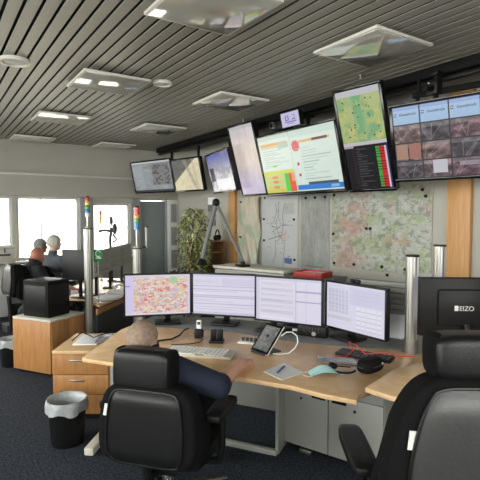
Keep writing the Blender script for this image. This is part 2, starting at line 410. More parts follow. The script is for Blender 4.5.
def screen(name, label, cat, loc, yaw, tilt, w, h, arr, bez=.027, depth=.06, mount=True, group=None):
    t = T(name, label, cat, loc, yaw, group)
    R = rotm(tilt, 0, 0)
    def P(nm, c, d_, m, parent=t, bevel=.004):
        o = MB().box(c, d_).build(nm, m, parent, bevel=bevel); return o
    mb = MB(); mb.box((0, .5*depth+.004, 0), (w-.01, depth, h-.01)); cs = mb.build('casing', 'black_plastic', t, bevel=.008)
    pn = []
    for s_ in (-1, 1):
        pn.append(P('bezel', (0, 0, s_*(h/2-bez/2)), (w, .02, bez), 'black_gloss')); pn.append(P('bezel', (s_*(w/2-bez/2), 0, 0), (bez, .02, h-2*bez), 'black_gloss'))
    sn = painted('screen', arr, w-2*bez, h-2*bez, 'screen_wall', t, (0, -.003, 0))
    for o in [cs, sn]+pn:
        M4 = R.to_4x4()
        o.data.transform(Matrix.Translation(o.location)); o.location = (0, 0, 0); o.data.transform(M4)
    if mount:
        # bracket arm from the casing back to the rail and a drop pole
        dx = Vector((RX-loc[0], 0, 0)); lr = rotm(0, 0, -yaw) @ dx
        lz = 2.86-loc[2]
        b0 = R @ Vector((0, depth, 0))
        mbk = MB(); mbk.cyl((lr.x, lr.y+.02, lz), (lr.x, lr.y+.02, .06), .022, n=12)
        mbk.build('drop_pole', 'black_matte', t)
        MB().tube([b0, (lr.x*.5, (b0.y+lr.y)/2+.02, .05), (lr.x, lr.y+.02, .08)], .02, 8).build('bracket', 'black_matte', t)
        MB().box((0, 0, 0), (.18, .02, .18)).build('mount_plate', 'black_matte', t, loc=(b0.x, b0.y+.012, b0.z), bevel=.004)
    return t
def D2R(v): return math.radians(v)
# --- pictures on the hanging screens, and one painted reflection
def street_map(H, W, base, streets=60, cols=((120, 110, 100),), a=.5):
    A = blank(H, W, base); nz = vnoise(H, W, 6, 4)
    A *= (.85+.3*nz)[..., None]
    for _ in range(streets):
        x, y = rng.random(2); an = rng.choice([0.1, PI/2+.1, .8, 2.2])+rng.normal()*.15; l = .1+.3*rng.random()
        line(A, [(x, y), (x+l*math.cos(an)*H/W, y+l*math.sin(an))], cols[rng.integers(len(cols))], 1, a)
    return np.clip(A, 0, 1)
A1 = street_map(60, 104, (150, 156, 158), 40, ((110, 115, 118), (190, 190, 186)), .6); rect(A1, 0, 0, 1, .05, (200, 204, 206)); rect(A1, .52, .08, .97, .78, (122, 116, 112), .55)
nz = vnoise(60, 104, 18, 2)
mk = np.zeros((60, 104)); mk[8:46, 54:100] = (nz[8:46, 54:100] > .55)*.6; mix(A1, mk, (70, 66, 66)); rect(A1, .03, .1, .28, .8, (176, 184, 188), .5); rect(A1, 0, .93, 1, 1, (60, 62, 64))
A2 = blank(60, 70, (232, 222, 186)); yy, xx = np.mgrid[0:60, 0:70]/np.array([60, 70])[:, None, None]  # cream and grey diagonal: a bright reflection painted into the screen colour
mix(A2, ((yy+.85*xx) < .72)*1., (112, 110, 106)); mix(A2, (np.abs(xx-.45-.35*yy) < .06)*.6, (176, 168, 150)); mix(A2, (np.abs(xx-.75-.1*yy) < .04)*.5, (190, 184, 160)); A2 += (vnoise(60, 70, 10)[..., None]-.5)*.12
A3 = blank(60, 96, (206, 204, 216)); mix(A3, (yy[:, :1]*0+np.clip(1-np.mgrid[0:60, 0:96][0]/28, 0, 1)), (92, 98, 176)); nz = vnoise(60, 96, 8, 3); mix(A3, np.clip((nz-.5)*5, 0, .7), (150, 148, 160)); rect(A3, .25, .68, .9, .95, (236, 236, 240), .8); rect(A3, .05, .35, .24, .72, (40, 42, 60), .85)
A4 = blank(90, 54, (214, 206, 214)); g4 = np.mgrid[0:90, 0:54]; mix(A4, np.clip(.9-np.abs(g4[0]/90-.4)*2.2, 0, 1)*.75, (232, 212, 190)); mix(A4, np.clip((g4[0]/90-.62)*3, 0, 1)*.8, (206, 196, 226)); rect(A4, 0, 0, 1, .05, (196, 196, 200)); A4 += (vnoise(90, 54, 9)[..., None]-.5)*.10
A5 = blank(100, 180, (226, 242, 232)); rect(A5, 0, 0, .5, .07, (206, 226, 214)); rect(A5, 0.03, .13, .40, .18, (236, 178, 100)); rect(A5, .03, .19, .3, .21, (214, 196, 150))
for k in range(9): rect(A5, .05, .25+.035*k, .2+.22*rng.random(), .26+.035*k, (176, 200, 190))
rect(A5, .28, .14, .42, .24, (180, 206, 190)); rect(A5, .16, .50, .23, .53, (110, 220, 90)); rect(A5, .0, .60, .44, .66, (220, 226, 90)); rect(A5, 0, .66, .44, .95, (196, 232, 150)); 
for k in range(3): rect(A5, .03, .69+.085*k, .26, .74+.085*k, (236, 206, 120)); rect(A5, .12, .69+.085*k, .2, .74+.085*k, (236, 150, 110))
rect(A5, .30, .66, .355, .97, (70, 220, 60)); rect(A5, .355, .66, .44, .97, (236, 96, 60)); rect(A5, .395, .66, .44, .80, (250, 170, 120)); rect(A5, 0, .92, .3, 1, (222, 214, 90))
rect(A5, .445, 0, .45, 1, (180, 200, 190)); rect(A5, .455, 0, 1, .11, (212, 232, 222)); rect(A5, .56, .17, .93, .21, (232, 180, 130)); rect(A5, .72, .17, .9, .21, (110, 60, 46))
cy, cx = np.mgrid[0:100, 0:180]; mix(A5, (((cx-92)/9)**2+((cy-24)/9)**2 < 1)*1., (226, 92, 96))
for k in range(12): rect(A5, .57 if k else .5, .29+.045*k, .68+.25*rng.random(), .302+.045*k, (182, 206, 198))
for yv in (.53, .71): mix(A5, (((cx-92)/2.6)**2+((cy-yv*100)/3)**2 < 1)*1., (190, 40, 50))
rect(A5, .60, .84, .95, .885, (70, 84, 92)); rect(A5, .455, .885, 1, .965, (38, 130, 222)); rect(A5, .86, .9, .95, .945, (150, 200, 240)); rect(A5, 0, .975, 1, 1, (22, 26, 30))
A6 = np.zeros((150, 76, 3)); Hm = 82
top = blank(Hm, 76, (184, 196, 132)); nz = vnoise(Hm, 76, 5, 4); mix(top, np.clip((nz-.45)*4, 0, .8), (142, 176, 112)); mix(top, np.clip((vnoise(Hm, 76, 4, 3)-.55)*5, 0, .8), (120, 178, 132)); mix(top, np.clip((vnoise(Hm, 76, 7, 2)-.6)*6, 0, .6), (214, 206, 120))
gx = np.mgrid[0:Hm, 0:76][1]/76; mix(top, np.clip(1-np.abs(gx-.48)*6, 0, .7)*(vnoise(Hm, 76, 6) > .42), (104, 176, 128))
for _ in range(34):
    a_, b_ = int(rng.integers(14, Hm-8)), int(rng.integers(8, 68)); top[a_:a_+2, b_:b_+rng.integers(1, 4)] = np.array((60, 84, 52))/255
top[:9] = np.array((196, 198, 202))/255; top[-5:] = np.array((206, 200, 206))/255; A6[:Hm] = top
A6[Hm:] = np.array((14, 13, 15))/255; rect(A6, 0, .55, .22, .57, (170, 170, 176)); rect(A6, .17, .57, .24, .99, (40, 22, 24))
for k in range(16):
    y_ = .575+.0255*k; rect(A6, .28, y_+.005, .34+.3*rng.random(), y_+.011, (120, 116, 118), .7); rect(A6, .73, y_, .80, y_+.02, (70, 170, 66)); rect(A6, .81, y_, .92, y_+.02, (206, 44, 44))
rect(A6, .80, .572, .81, .99, (150, 30, 40)); rect(A6, .925, .572, .955, .99, (226, 200, 206)); rect(A6, .955, .55, 1, 1, (44, 46, 120))
A7 = blank(112, 200, (60, 52, 58))
for cI in range(5):
    for rI in range(4):
        x0, x1, y0, y1 = cI/5+.004, (cI+1)/5-.004, rI/4+.006, (rI+1)/4-.006
        if rI == 0: rect(A7, x0, y0, x1, y1, (170, 200, 232)); rect(A7, x0, y0, x1, y0+.05, (150, 176, 226)); continue
        hh, ww = int((y1-y0)*112), int((x1-x0)*200); nz = vnoise(hh, ww, 4, 4); base = np.array([(116, 96, 98), (120, 92, 100), (104, 94, 96), (140, 116, 112), (92, 84, 92)][int(rng.integers(5))])/255
        tl = base*(.2+1.25*nz[..., None]**1.3*1.2); tl[:hh//4] = tl[:hh//4]*.7+.25
        for _ in range(3):
            ln = rng.random(4); line(tl, [(ln[0]*.6, 1), (ln[1], ln[2]*.4)], (176, 166, 172), 1, .35)
        ya, xa = int(y0*112)+1, int(x0*200)+1; A7[ya:ya+hh, xa:xa+ww] = np.clip(tl, 0, 1)[:A7[ya:ya+hh].shape[0]]
rect(A7, .27, .76, .37, .94, (206, 204, 214)); rect(A7, .01, .52, .095, .72, (178, 138, 118)); rect(A7, .105, .52, .19, .72, (170, 116, 104)); rect(A7, .45, .80, .78, .86, (186, 176, 190), .7)
def ctr(loc, yaw, w_new, w_old):    # keep the left edge when the screen runs out of the picture
    return loc
screen('wall_screen', 'landscape screen with grey street map, farthest left on the rail', 'screen', (3.42, 8.034, 2.364), D2R(-73.95), D2R(12.1), 1.124, .60, A1)
screen('wall_screen', 'screen with a painted pale yellow diagonal reflection, second from the left on the rail', 'screen', (3.60, 7.003, 2.332), D2R(-78.5), D2R(12.6), .762, .56, A2)
screen('wall_screen', 'screen with blue and white picture, third from the left on the rail', 'screen', (3.65, 6.025, 2.303), D2R(-101.5), D2R(14.5), 1.012, .62, A3)
screen('wall_screen', 'narrow portrait screen in cream and lavender', 'screen', (3.65, 5.318, 2.409), D2R(-90), D2R(15.5), .602, .993, A4)
screen('wall_screen', 'large bright screen with white pages, green table and blue bar', 'screen', (3.65, 4.275, 2.288), D2R(-90.5), D2R(14.2), 1.439, .785, A5)
screen('wall_screen', 'portrait screen with green map above a black table', 'screen', (3.55, 3.167, 2.385), D2R(-82.5), D2R(18.0), .54, 1.03, A6)
m7 = screen('wall_screen', 'large camera-tile screen at the right edge of the picture', 'screen', (3.672, 2.20, 2.295), D2R(-77.0), D2R(14.0), 1.27, .69, A7, mount=False)
R7 = rotm(D2R(14), 0, 0)
for k in range(5):
    c = R7 @ Vector((-.608+.2432*(k+.57), -.005, .238)); text('tile_lettering', 'Geutebr\u00fcck', .031, 'black_gloss', m7, c, (PI/2+D2R(14), 0, 0))
    c2 = R7 @ Vector((-.608+.2432*(k+.11), -.005, .250))
    mb = MB()
    for sx, a0 in ((-1, .3), (1, 3.4)): mb.tube([(.012*math.cos(a0+j*.3), 0, .012*math.sin(a0+j*.3)) for j in range(9)], .003, 6)
    o = mb.build('tile_logo', 'black_gloss', m7, loc=c2)
B('mount_bar', (0.08, .10, .43), (1.15, .03, .05), 'black_matte', m7, bevel=.004)
for sx in (-.45, .55): B('drop_arm', (sx, .12, .50), (.03, .03, .16), 'black_matte', m7, bevel=.003); B('bracket_arm', (sx, .10, .22), (.03, .03, .42), 'black_matte', m7, bevel=.003)
t = T('rail_camera', 'small black camera clamped on the rail above the tile screen', 'camera', (3.70, 2.50, 2.66))
MB().cyl((0, 0, .0), (0, 0, .22), .022, n=12).build('stem', 'black_matte', t)
B('body', (-.02, 0, .10), (.09, .10, .13), 'black_plastic', t, bevel=.012)
MB().cyl((-.065, 0, .085), (-.09, 0, .075), .026, .022).build('lens', 'black_gloss', t); MB().ell((-.066, .03, .135), (.008, .008, .008)).build('lamp', 'white_plastic', t)
B('clamp', (0, 0, .215), (.10, .09, .03), 'black_plastic', t, bevel=.004)
# small clock display and projector above the large bright screen
Ac = blank(28, 36, (206, 204, 236))
for x0, y0, x1, y1 in ((.22, .2, .42, .26), (.22, .2, .27, .55), (.37, .2, .42, .55), (.22, .5, .42, .56), (.60, .2, .76, .26), (.71, .2, .76, .55), (.58, .5, .78, .56), (.2, .66, .8, .71), (.3, .78, .66, .83)): rect(Ac, x0, y0, x1, y1, (104, 88, 190))
screen('clock_display', 'small lit clock display above the large bright screen', 'clock', (3.48, 4.20, 2.755), D2R(-90), D2R(12), .33, .175, Ac, .008, .05)
t = T('rail_projector', 'small silver-fronted projector beside the clock display', 'projector', (3.52, 4.50, 2.67), D2R(-90))
B('body', (0, .09, .06), (.19, .20, .09), 'black_plastic', t, bevel=.012)
MB().cyl((-.03, 0, .065), (-.03, -.06, .062), .036, .04).build('lens_barrel', 'aluminium', t); MB().cyl((-.03, -.058, .062), (-.03, -.063, .062), .03).build('lens', 'black_gloss', t)
MB().cyl((0, .14, .10), (0, .2, .22), .016).build('drop_pole', 'black_matte', t)

# ------------------------------------------------------------------ map wall
def wall_print(name, label, y0, y1, z0, z1, arr, material='print', wave=None, group=None):
    t = T(name, label, 'map', (XR-.012, (y0+y1)/2, z0), -PI/2, group)
    w_, h_ = y1-y0, z1-z0
    if wave is None: B('backing', (0, .006, h_/2), (w_, .006, h_), 'beige_plastic', t)
    else: B('backing', (0, .009, h_/2), (w_, .004, h_), 'beige_plastic', t)
    painted('sheet', arr, w_, h_, material, t, (0, 0, h_/2), wave); return t
Hh, Ww = 110, 160
P4 = blank(Hh, Ww, (176, 180, 170)); nz = vnoise(Hh, Ww, 8, 5); mix(P4, np.clip((nz-.47)*7, 0, .75), (156, 168, 130)); nz = vnoise(Hh, Ww, 8, 4); mix(P4, np.clip((nz-.58)*6, 0, .5), (184, 148, 138)); nz = vnoise(Hh, Ww, 30, 2); mix(P4, (nz > .62)*.45, (110, 112, 104)); nz = vnoise(Hh, Ww, 26, 2); mix(P4, (nz > .64)*.5, (196, 196, 190))
mix(P4, np.clip(1-np.abs(np.mgrid[0:Hh, 0:Ww][1]/Ww-.33+.2*np.mgrid[0:Hh, 0:Ww][0]/Hh)*7, 0, .5)*(vnoise(Hh, Ww, 14) > .5), (186, 138, 128))
for _ in range(26):
    x, y = rng.random(2); pts = [(x, y)]
    for _k in range(6): x += rng.normal()*.05; y += rng.normal()*.06; pts.append((min(max(x, 0), .99), min(max(y, 0), .99)))
    line(P4, pts, (130, 122, 114), 1, .28)
wall_print('wall_map', 'large green and red regional map beside the wooden pilaster', 2.98, 4.44, 1.0, 1.99, P4)
P2 = blank(90, 70, (196, 198, 198)); P2 += (vnoise(90, 70, 4)[..., None]-.5)*.06
for pts in ([(.5, .08), (.48, .3), (.42, .36), (.46, .5), (.56, .58), (.66, .66), (.64, .8), (.62, .98)], [(.3, .42), (.46, .46), (.6, .40), (.78, .40)], [(.34, .95), (.42, .78), (.40, .66), (.56, .58)], [(.4, .1), (.44, .22), (.36, .36), (.25, .4)], [(.66, .1), (.6, .25), (.62, .4), (.56, .58)], [(.2, .62), (.42, .58), (.7, .52)]): line(P2, pts, (118, 116, 126), 1, .75)
for _ in range(30):
    x, y = rng.random(2)*.7+.15; rect(P2, x, y, x+.05, y+.012, (130, 130, 138), .7)
rect(P2, .66, .86, .85, .93, (96, 116, 172)); rect(P2, .58, .48, .72, .6, (206, 170, 172), .6); rect(P2, .64, .1, .9, .26, (170, 170, 164), .6)
wall_print('wall_map', 'white transit line map with grey lines', 5.12, 5.98, .88, 1.95, P2)
P3 = blank(90, 46, (158, 160, 156)); P3 += (vnoise(90, 46, 5, 3)[..., None]-.5)*.14; nz = vnoise(90, 46, 18, 2); mix(P3, (nz > .63)*.35, (126, 130, 128)); rect(P3, .15, .86, .8, .87, (110, 110, 108))
wall_print('wall_map', 'plain grey map with faint lines beside the transit map', 4.49, 5.05, .80, 1.95, P3)
P1 = blank(80, 50, (196, 190, 170)); nz = vnoise(80, 50, 4, 3); mix(P1, np.clip((nz-.45)*5, 0, .8), (150, 168, 140)); mix(P1, np.clip((vnoise(80, 50, 3)-.55)*5, 0, .6), (206, 170, 150))
wall_print('wall_map', 'crumpled map under glossy wavy foil beside the bookcase', 6.00, 6.60, .88, 1.95, P1, 'print_gloss', wave=lambda X, Z: -.036+.032*np.sin(25*X+2.2*np.sin(3.1*Z)+2.5*Z)*np.clip(1.1-(Z+.5)*.4, .3, 1)+.008*np.sin(31*X+9*Z))
spots = [(4.40, 1.92, 'top left corner of the large regional map'), (3.10, 1.93, 'top right corner of the large regional map'), (3.06, 1.86, 'right edge of the large regional map, just under the corner'), (4.41, 1.42, 'left edge of the large regional map, at mid height'), (4.39, 1.04, 'bottom left corner of the large regional map'),
         (4.05, 1.05, 'bottom edge of the large regional map, second from left'), (3.62, 1.06, 'bottom edge of the large regional map, above the webcam'), (3.30, 1.06, 'bottom edge of the large regional map, beside the silver mast'), (3.86, 1.50, 'middle of the large regional map, left of a touching pair'), (3.80, 1.50, 'middle of the large regional map, right of a touching pair'),
         (5.90, 1.93, 'top left corner of the transit map'), (5.92, 1.60, 'left edge of the transit map, upper'), (5.92, 1.27, 'left edge of the transit map, lower'), (5.20, 1.60, 'right edge of the transit map, upper'), (5.18, 1.02, 'right edge of the transit map, lower'),
         (4.95, 1.90, 'top left corner of the plain grey map'), (4.76, 1.90, 'top edge of the plain grey map, middle'), (4.57, 1.90, 'top right corner of the plain grey map'), (6.48, 1.88, 'top of the crumpled foil map'), (6.50, 1.30, 'left edge of the crumpled foil map'), (3.55, .97, 'bare wall below the large regional map')]
m0 = None
for y, z, where in spots:
    lx = XR-.013
    if y > 6.0: lx = XR-.075
    if z < .99: lx = XR
    if m0 is None: c = m0 = MB().cyl((0, 0, 0), (-.014, 0, 0), .019, .016, n=14).build('map_magnet', 'black_plastic')
    else: c = m0.copy(); COL.objects.link(c)
    c.location = (lx, y, z); tag(c, 'small black magnet on the '+where, 'magnet', 'map magnets')

# calendar on the wall beside the bookcase
t = T('wall_calendar', 'grey and white wall calendar hung above the bookcase', 'calendar', (XR-.006, 7.56, 1.47), -PI/2)
B('header_sheet', (0, 0, .46), (.27, .008, .13), 'paper', t)
for k, m in ((0, 'mid_grey'), (1, 'steel_grey'), (2, 'mid_grey')): B('month_sheet', (0, 0, .325-.13*k), (.27, .010, .126), m, t)
B('date_marker', (.03, -.008, .20), (.05, .004, .03), 'paper', t)

# ------------------------------------------------------------------ far-side furniture: bookcase, plants, glazed cabinet, sideboard
t = T('bookcase', 'low open wooden bookcase beside the fig tree', 'bookcase', (4.05, 7.17, 0))
for sx in (-1, 1): B('side_panel', (sx*.275, 0, .61), (.022, .34, 1.22), 'shelf_wood', t, bevel=.002)
for z in (.05, .42, .80, 1.02, 1.21): B('shelf', (0, 0, z), (.528, .34, .022), 'shelf_wood', t, bevel=.002)
B('back_panel', (0, .163, .61), (.528, .012, 1.2), 'case_brown', t)
for k, (x, z, hh, m) in enumerate(((3.86, .062, .3, 'dark_grey'), (3.94, .062, .3, 'red_plastic'), (4.02, .062, .29, 'mid_grey'), (3.88, .432, .3, 'dark_grey'), (3.96, .432, .3, 'steel_grey'))):
    o = T('binder', ['dark binder on the lowest bookcase shelf, nearest the fig tree', 'red binder on the lowest bookcase shelf', 'mid grey binder on the lowest bookcase shelf', 'dark binder on the second bookcase shelf', 'light grey binder on the second bookcase shelf'][k], 'binder', (x, 7.18, z), 0, 'binders in the bookcase')
    B('cover', (0, 0, hh/2), (.07, .27, hh), m, o, bevel=.003); B('spine_label', (0, -.1365, hh*.6), (.045, .002, .11), 'paper', o)
def headphones(loc, rz, label):
    t = T('headphones', label, 'headphones', loc, rz, 'headphones on the bookcase')
    pts = [(0, .085*math.cos(a), .10+.085*math.sin(a)) for a in np.linspace(-.15, PI+.15, 15)]
    MB().tube(pts, .010, 8).build('headband', 'black_plastic', t)
    for s_ in (-1, 1):
        e = MB().ell((0, s_*.078, .052), (.045, .022, .050)).build('ear_cup', 'black_plastic', t); MB().ell((0, s_*.058, .052), (.04, .012, .045)).build('cushion', 'leather', e)
headphones((3.99, 7.12, 1.222), 1.2, 'black headphones on the bookcase, half hidden behind the lamp arm')
headphones((4.24, 7.10, 1.222), -.9, 'black headphones on the bookcase, nearest the wooden pilaster')

def leaf_mesh(n_leaf, fn, size):
    mb = MB()
    for i in range(n_leaf):
        c, dr, sc_ = fn(i); d_ = Vector(dr).normalized(); s_ = d_.cross(Vector((0, 0, 1)) + Vector((.1, .2, 0))).normalized(); nrm = s_.cross(d_)
        L, W = size*sc_, size*sc_*.42; c = Vector(c)
        mb.add([c, c+d_*L*.5+s_*W*.5+nrm*L*.06, c+d_*L-nrm*L*.10, c+d_*L*.5-s_*W*.5+nrm*L*.06, c+d_*L*.5-nrm*L*.02], [(0, 1, 4), (1, 2, 4), (2, 3, 4), (3, 0, 4)])
    return mb
t = T('potted_fig_tree', 'tall bushy weeping fig in a pot before the cream wall', 'plant', (3.60, 6.82, 0))
MB().lathe([(.001, 0), (.13, 0), (.17, .30), (.185, .30), (.185, .33), (.16, .33), (.15, .29), (.001, .29)], 28).build('pot', 'pot_white', t)
MB().lathe([(.001, .27), (.155, .275)], 20).build('soil', 'soil', t)
mb = MB(); br = []
for k in range(9):
    a = 2*PI*k/9+.3*rng.random(); z0 = .9+.10*k*.6; tip = (.24*math.cos(a), .24*math.sin(a), z0+.25+.2*rng.random()); br.append((Vector((0, 0, z0-.25)), Vector(tip)))
    mb.tube([(0.01*math.cos(k), .01*math.sin(k), z0-.25), (.10*math.cos(a), .1*math.sin(a), z0+.02), tip], [.011, .007, .003], 6)
mb.tube([(0, 0, .28), (.02, .01, .7), (-.01, .02, 1.1), (0, 0, 1.6)], [.022, .018, .014, .006], 8); mb.build('trunk', 'bark', t)
def fl(i):
    z = .62+1.16*rng.random(); rad = .25*math.sin(min(max((z-.5)/1.36, 0), 1)*PI)**.55*math.sqrt(rng.random()); a = rng.random()*2*PI
    return (rad*math.cos(a)+.03, rad*math.sin(a), z), (math.cos(a)+rng.normal()*.5, math.sin(a)+rng.normal()*.5, -.5+rng.normal()*.4), .7+.6*rng.random()
o = leaf_mesh(560, fl, .10).build('foliage', 'leaf', t, merge=False); o['kind'] = 'stuff'
o = leaf_mesh(560, fl, .10).build('pale_foliage', 'leaf_pale', t, merge=False); o['kind'] = 'stuff'
t = T('potted_leafy_plant', 'small broad-leaved plant on a pale stand left of the fig', 'plant', (3.22, 6.80, 0))
B('stand', (0, 0, .22), (.26, .26, .44), 'white_plastic', t, bevel=.01)
MB().lathe([(.001, .44), (.085, .44), (.11, .62), (.095, .62), (.09, .60), (.001, .60)], 24).build('pot', 'terracotta', t)
for k in range(14):
    a = 2*PI*k/14+.4*rng.random(); el = .5+.8*rng.random(); Lf = .20+.09*rng.random(); mb = MB(); vs = []; fs = []
    for j in range(6):
        s_ = j/5; r_ = Lf*s_*math.cos(el*(1-.2*s_)); z_ = .60+Lf*s_*math.sin(el)*(1.25-.55*s_*s_); w_ = .036*math.sin(PI*min(s_*.92+.06, 1))
        for q, dz in ((-1, .006), (0, -.006), (1, .006)): vs.append((r_*math.cos(a)-q*w_*math.sin(a), r_*math.sin(a)+q*w_*math.cos(a), z_+dz))
    for j in range(5):
        for q in range(2): fs.append((3*j+q, 3*j+q+1, 3*j+q+4, 3*j+q+3))
    mb.add(vs, fs).build('leaf', 'leaf_dark', t)
# narrow glazed cabinet in the corner
t = T('glazed_cabinet', 'narrow white cabinet with glass panes in the corner by the door', 'cabinet', (4.285, 8.98, 0))
B('body', (0, .04, 1.0), (.20, .12, 1.98), 'white_paint', t, bevel=.003)
for k in range(4): dr = B('door_frame', (0, -.026, .27+.48*k), (.19, .014, .46), 'white_paint', t, bevel=.003); B('pane', (0, -.009, 0), (.13, .006, .38), 'grey_paint', dr)
# beige sideboard behind the desk monitors and its lamp
SBY = math.atan2(-.912, .291)
t = T('sideboard', 'long beige sideboard behind the row of desk monitors', 'sideboard', (3.10, 4.36, 0), SBY)
B('top', (0, 0, 1.055), (1.0, .32, .03), 'beige_plastic', t, bevel=.004); B('body', (0, .01, .54), (.97, .29, .98), 'steel_grey', t, bevel=.003)
for k in range(3): dr = B('door', (-.322+.322*k, -.142, .55), (.315, .016, .92), 'steel_grey', t, bevel=.003); B('handle', (.13, -.014, .3), (.012, .012, .10), 'aluminium', dr, bevel=.003)
B('plinth', (0, .02, .025), (1.04, .28, .05), 'dark_grey', t)
t = T('low_cabinet', 'low grey cabinet under the red folder tray, before the grey map', 'cabinet', (3.38, 3.62, 0), SBY)
B('body', (0, 0, .50), (.48, .34, 1.0), 'mid_grey', t, bevel=.004); B('top', (0, 0, 1.01), (.5, .36, .02), 'mid_grey', t, bevel=.003)
t = T('folder_tray', 'red plastic folder tray on the low grey cabinet', 'tray', (3.33, 3.64, 1.021), SBY)
B('base', (0, 0, .006), (.33, .24, .012), 'red_plastic', t, bevel=.003)
for s_ in (-1, 1): B('wall', (s_*.16, 0, .03), (.01, .24, .05), 'red_plastic', t, bevel=.002); B('wall', (0, s_*.115, .03), (.31, .01, .05), 'red_plastic', t, bevel=.002)
B('papers', (0, 0, .025), (.30, .21, .025), 'paper', t)
t = T('desk_lamp', 'grey articulated lamp arm folded like an upside-down V', 'lamp', (3.00, 4.46, 1.071))
B('base', (0, 0, .012), (.13, .13, .024), 'black_plastic', t, bevel=.006); MB().cyl((0, 0, .02), (0, 0, .06), .025).build('swivel', 'black_plastic', t)
ap = Vector((-.18, .29, .735)); hd = Vector((-.335, .36, .06))
MB().tube([(0, 0, .06), ap], .018, 10).build('lower_arm', 'mid_grey', t); MB().tube([ap, hd], .027, 10).build('upper_arm', 'mid_grey', t)
MB().ell(ap, (.045, .045, .05)).build('elbow_joint', 'black_plastic', t)
MB().lathe([(.02, .03), (.05, -.01), (.07, -.05), (.06, -.05), (.045, -.012), (.001, .0)], 18, tuple(hd)).build('lamp_head', 'black_plastic', t)

# ------------------------------------------------------------------ main desk
DZ = .74
t = T('main_desk', 'long curved light-wood desk with four monitors in an arc', 'desk', (0, 0, 0))
outline = [(.80, 3.04), (.93, 2.84), (1.18, 2.52), (1.434, 2.19), (1.50, 2.09), (1.603, 1.915), (1.662, 1.735), (1.745, 1.58), (1.80, 1.62), (2.66, 1.72), (2.70, 1.98), (2.40, 2.30), (2.21, 2.54), (2.10, 2.77), (1.99, 3.02), (1.85, 3.20), (1.675, 3.40), (1.40, 3.74), (1.27, 3.64)]
MB().prism(outline, DZ-.026, DZ).build('desktop', 'desk_wood', t, bevel=.004)
ledge = [(1.42, 3.745), (1.69, 3.41), (1.865, 3.21), (2.005, 3.03), (2.115, 2.78), (2.225, 2.55), (2.415, 2.31), (2.715, 1.99), (2.95, 2.12), (2.72, 2.62), (2.48, 3.12), (2.14, 3.62), (1.70, 4.00)]
MB().prism(ledge, DZ-.03, DZ-.004).build('rear_ledge', 'mid_grey', t, bevel=.003)
# under-frame: left foot and column, knee-hole rail, side panel, modesty panel
v = Vector((.24, .29, 0)).normalized(); a = math.atan2(v.y, v.x)
B('foot', (1.13, 3.505, .03), (.80, .07, .055), 'beige_plastic', t, bevel=.012, rz=a)
B('leg_column', (1.22, 3.615, .385), (.09, .07, .655), 'steel_grey', t, bevel=.006, rz=a)
kd = Vector((1.959-1.60, 2.488-3.05, 0)); ka = math.atan2(kd.y, kd.x)
B('knee_rail', ((1.60+1.959)/2, (3.05+2.488)/2, .022), (kd.length, .035, .04), 'steel_grey', t, bevel=.006, rz=ka)
nv = Vector((.842, .539, 0))
sp = Vector((1.975, 2.50, .36)) + nv*.24
B('side_panel', tuple(sp), (.52, .024, .70), 'steel_grey', t, bevel=.003, rz=math.atan2(nv.y, nv.x))
mp_ = Vector(((1.60+1.959)/2, (3.05+2.488)/2, .50)) + nv*.07
B('modesty_panel', tuple(mp_), (.68, .018, .43), 'steel_grey', t, bevel=.003, rz=ka)
B('leg_column', (2.56, 1.90, .36), (.07, .07, .70), 'steel_grey', t, bevel=.006)
# right wing desk, a second board lying a little higher
t = T('wing_desk', 'small light-wood wing desk right of the main desk behind the chair', 'desk', (0, 0, 0))
MB().prism([(1.842, 1.615), (1.86, 1.46), (2.05, 1.15), (2.75, 1.02), (3.15, 1.45), (2.80, 1.71), (2.20, 1.72)], .748, .774).build('desktop', 'desk_wood', t, bevel=.004)
for x, y in ((2.02, 1.42), (2.9, 1.45), (2.55, 1.15)): B('leg', (x, y, .374), (.05, .05, .748), 'white_paint', t, bevel=.006)
# grey double-door cabinet under the desk
fd = Vector((2.32-2.072, 1.882-2.563, 0)); fa = math.atan2(fd.y, fd.x); fl_ = fd.length
fn = Vector((-fd.y, fd.x, 0)).normalized()
cc = Vector(((2.072+2.32)/2, (2.563+1.882)/2, 0)) + fn*.21
t = T('desk_cabinet', 'grey steel cabinet with two doors under the main desk', 'cabinet', tuple(cc), fa)
B('body', (0, .01, .375), (fl_, .40, .66), 'steel_grey', t, bevel=.003)
B('plinth', (0, .03, .022), (fl_-.04, .34, .044), 'black_matte', t)
B('fascia', (0, -.20, .585), (fl_-.004, .016, .23), 'steel_grey', t, bevel=.002)
for k, (x0, x1, s_) in enumerate(((-fl_/2+.004, -fl_/2+.345, 1), (-fl_/2+.351, fl_/2-.004, -1))):
    dr = B('door', ((x0+x1)/2, -.20, .256), (x1-x0, .018, .415), 'steel_grey', t, bevel=.003)
    hx = (x1-x0)/2-.07 if s_ > 0 else -(x1-x0)/2+.075
    B('handle', (hx, -.008, .172), (.10, .012, .03), 'black_plastic', dr, bevel=.003)
    MB().cyl((0, -.008, 0), (0, -.014, 0), .010, n=12).build('lock', 'chrome', dr, loc=((-.03 if s_ > 0 else .0), 0, .135))
B('foot', (-.19, -.185, .014), (.09, .04, .028), 'aluminium', t, bevel=.004)

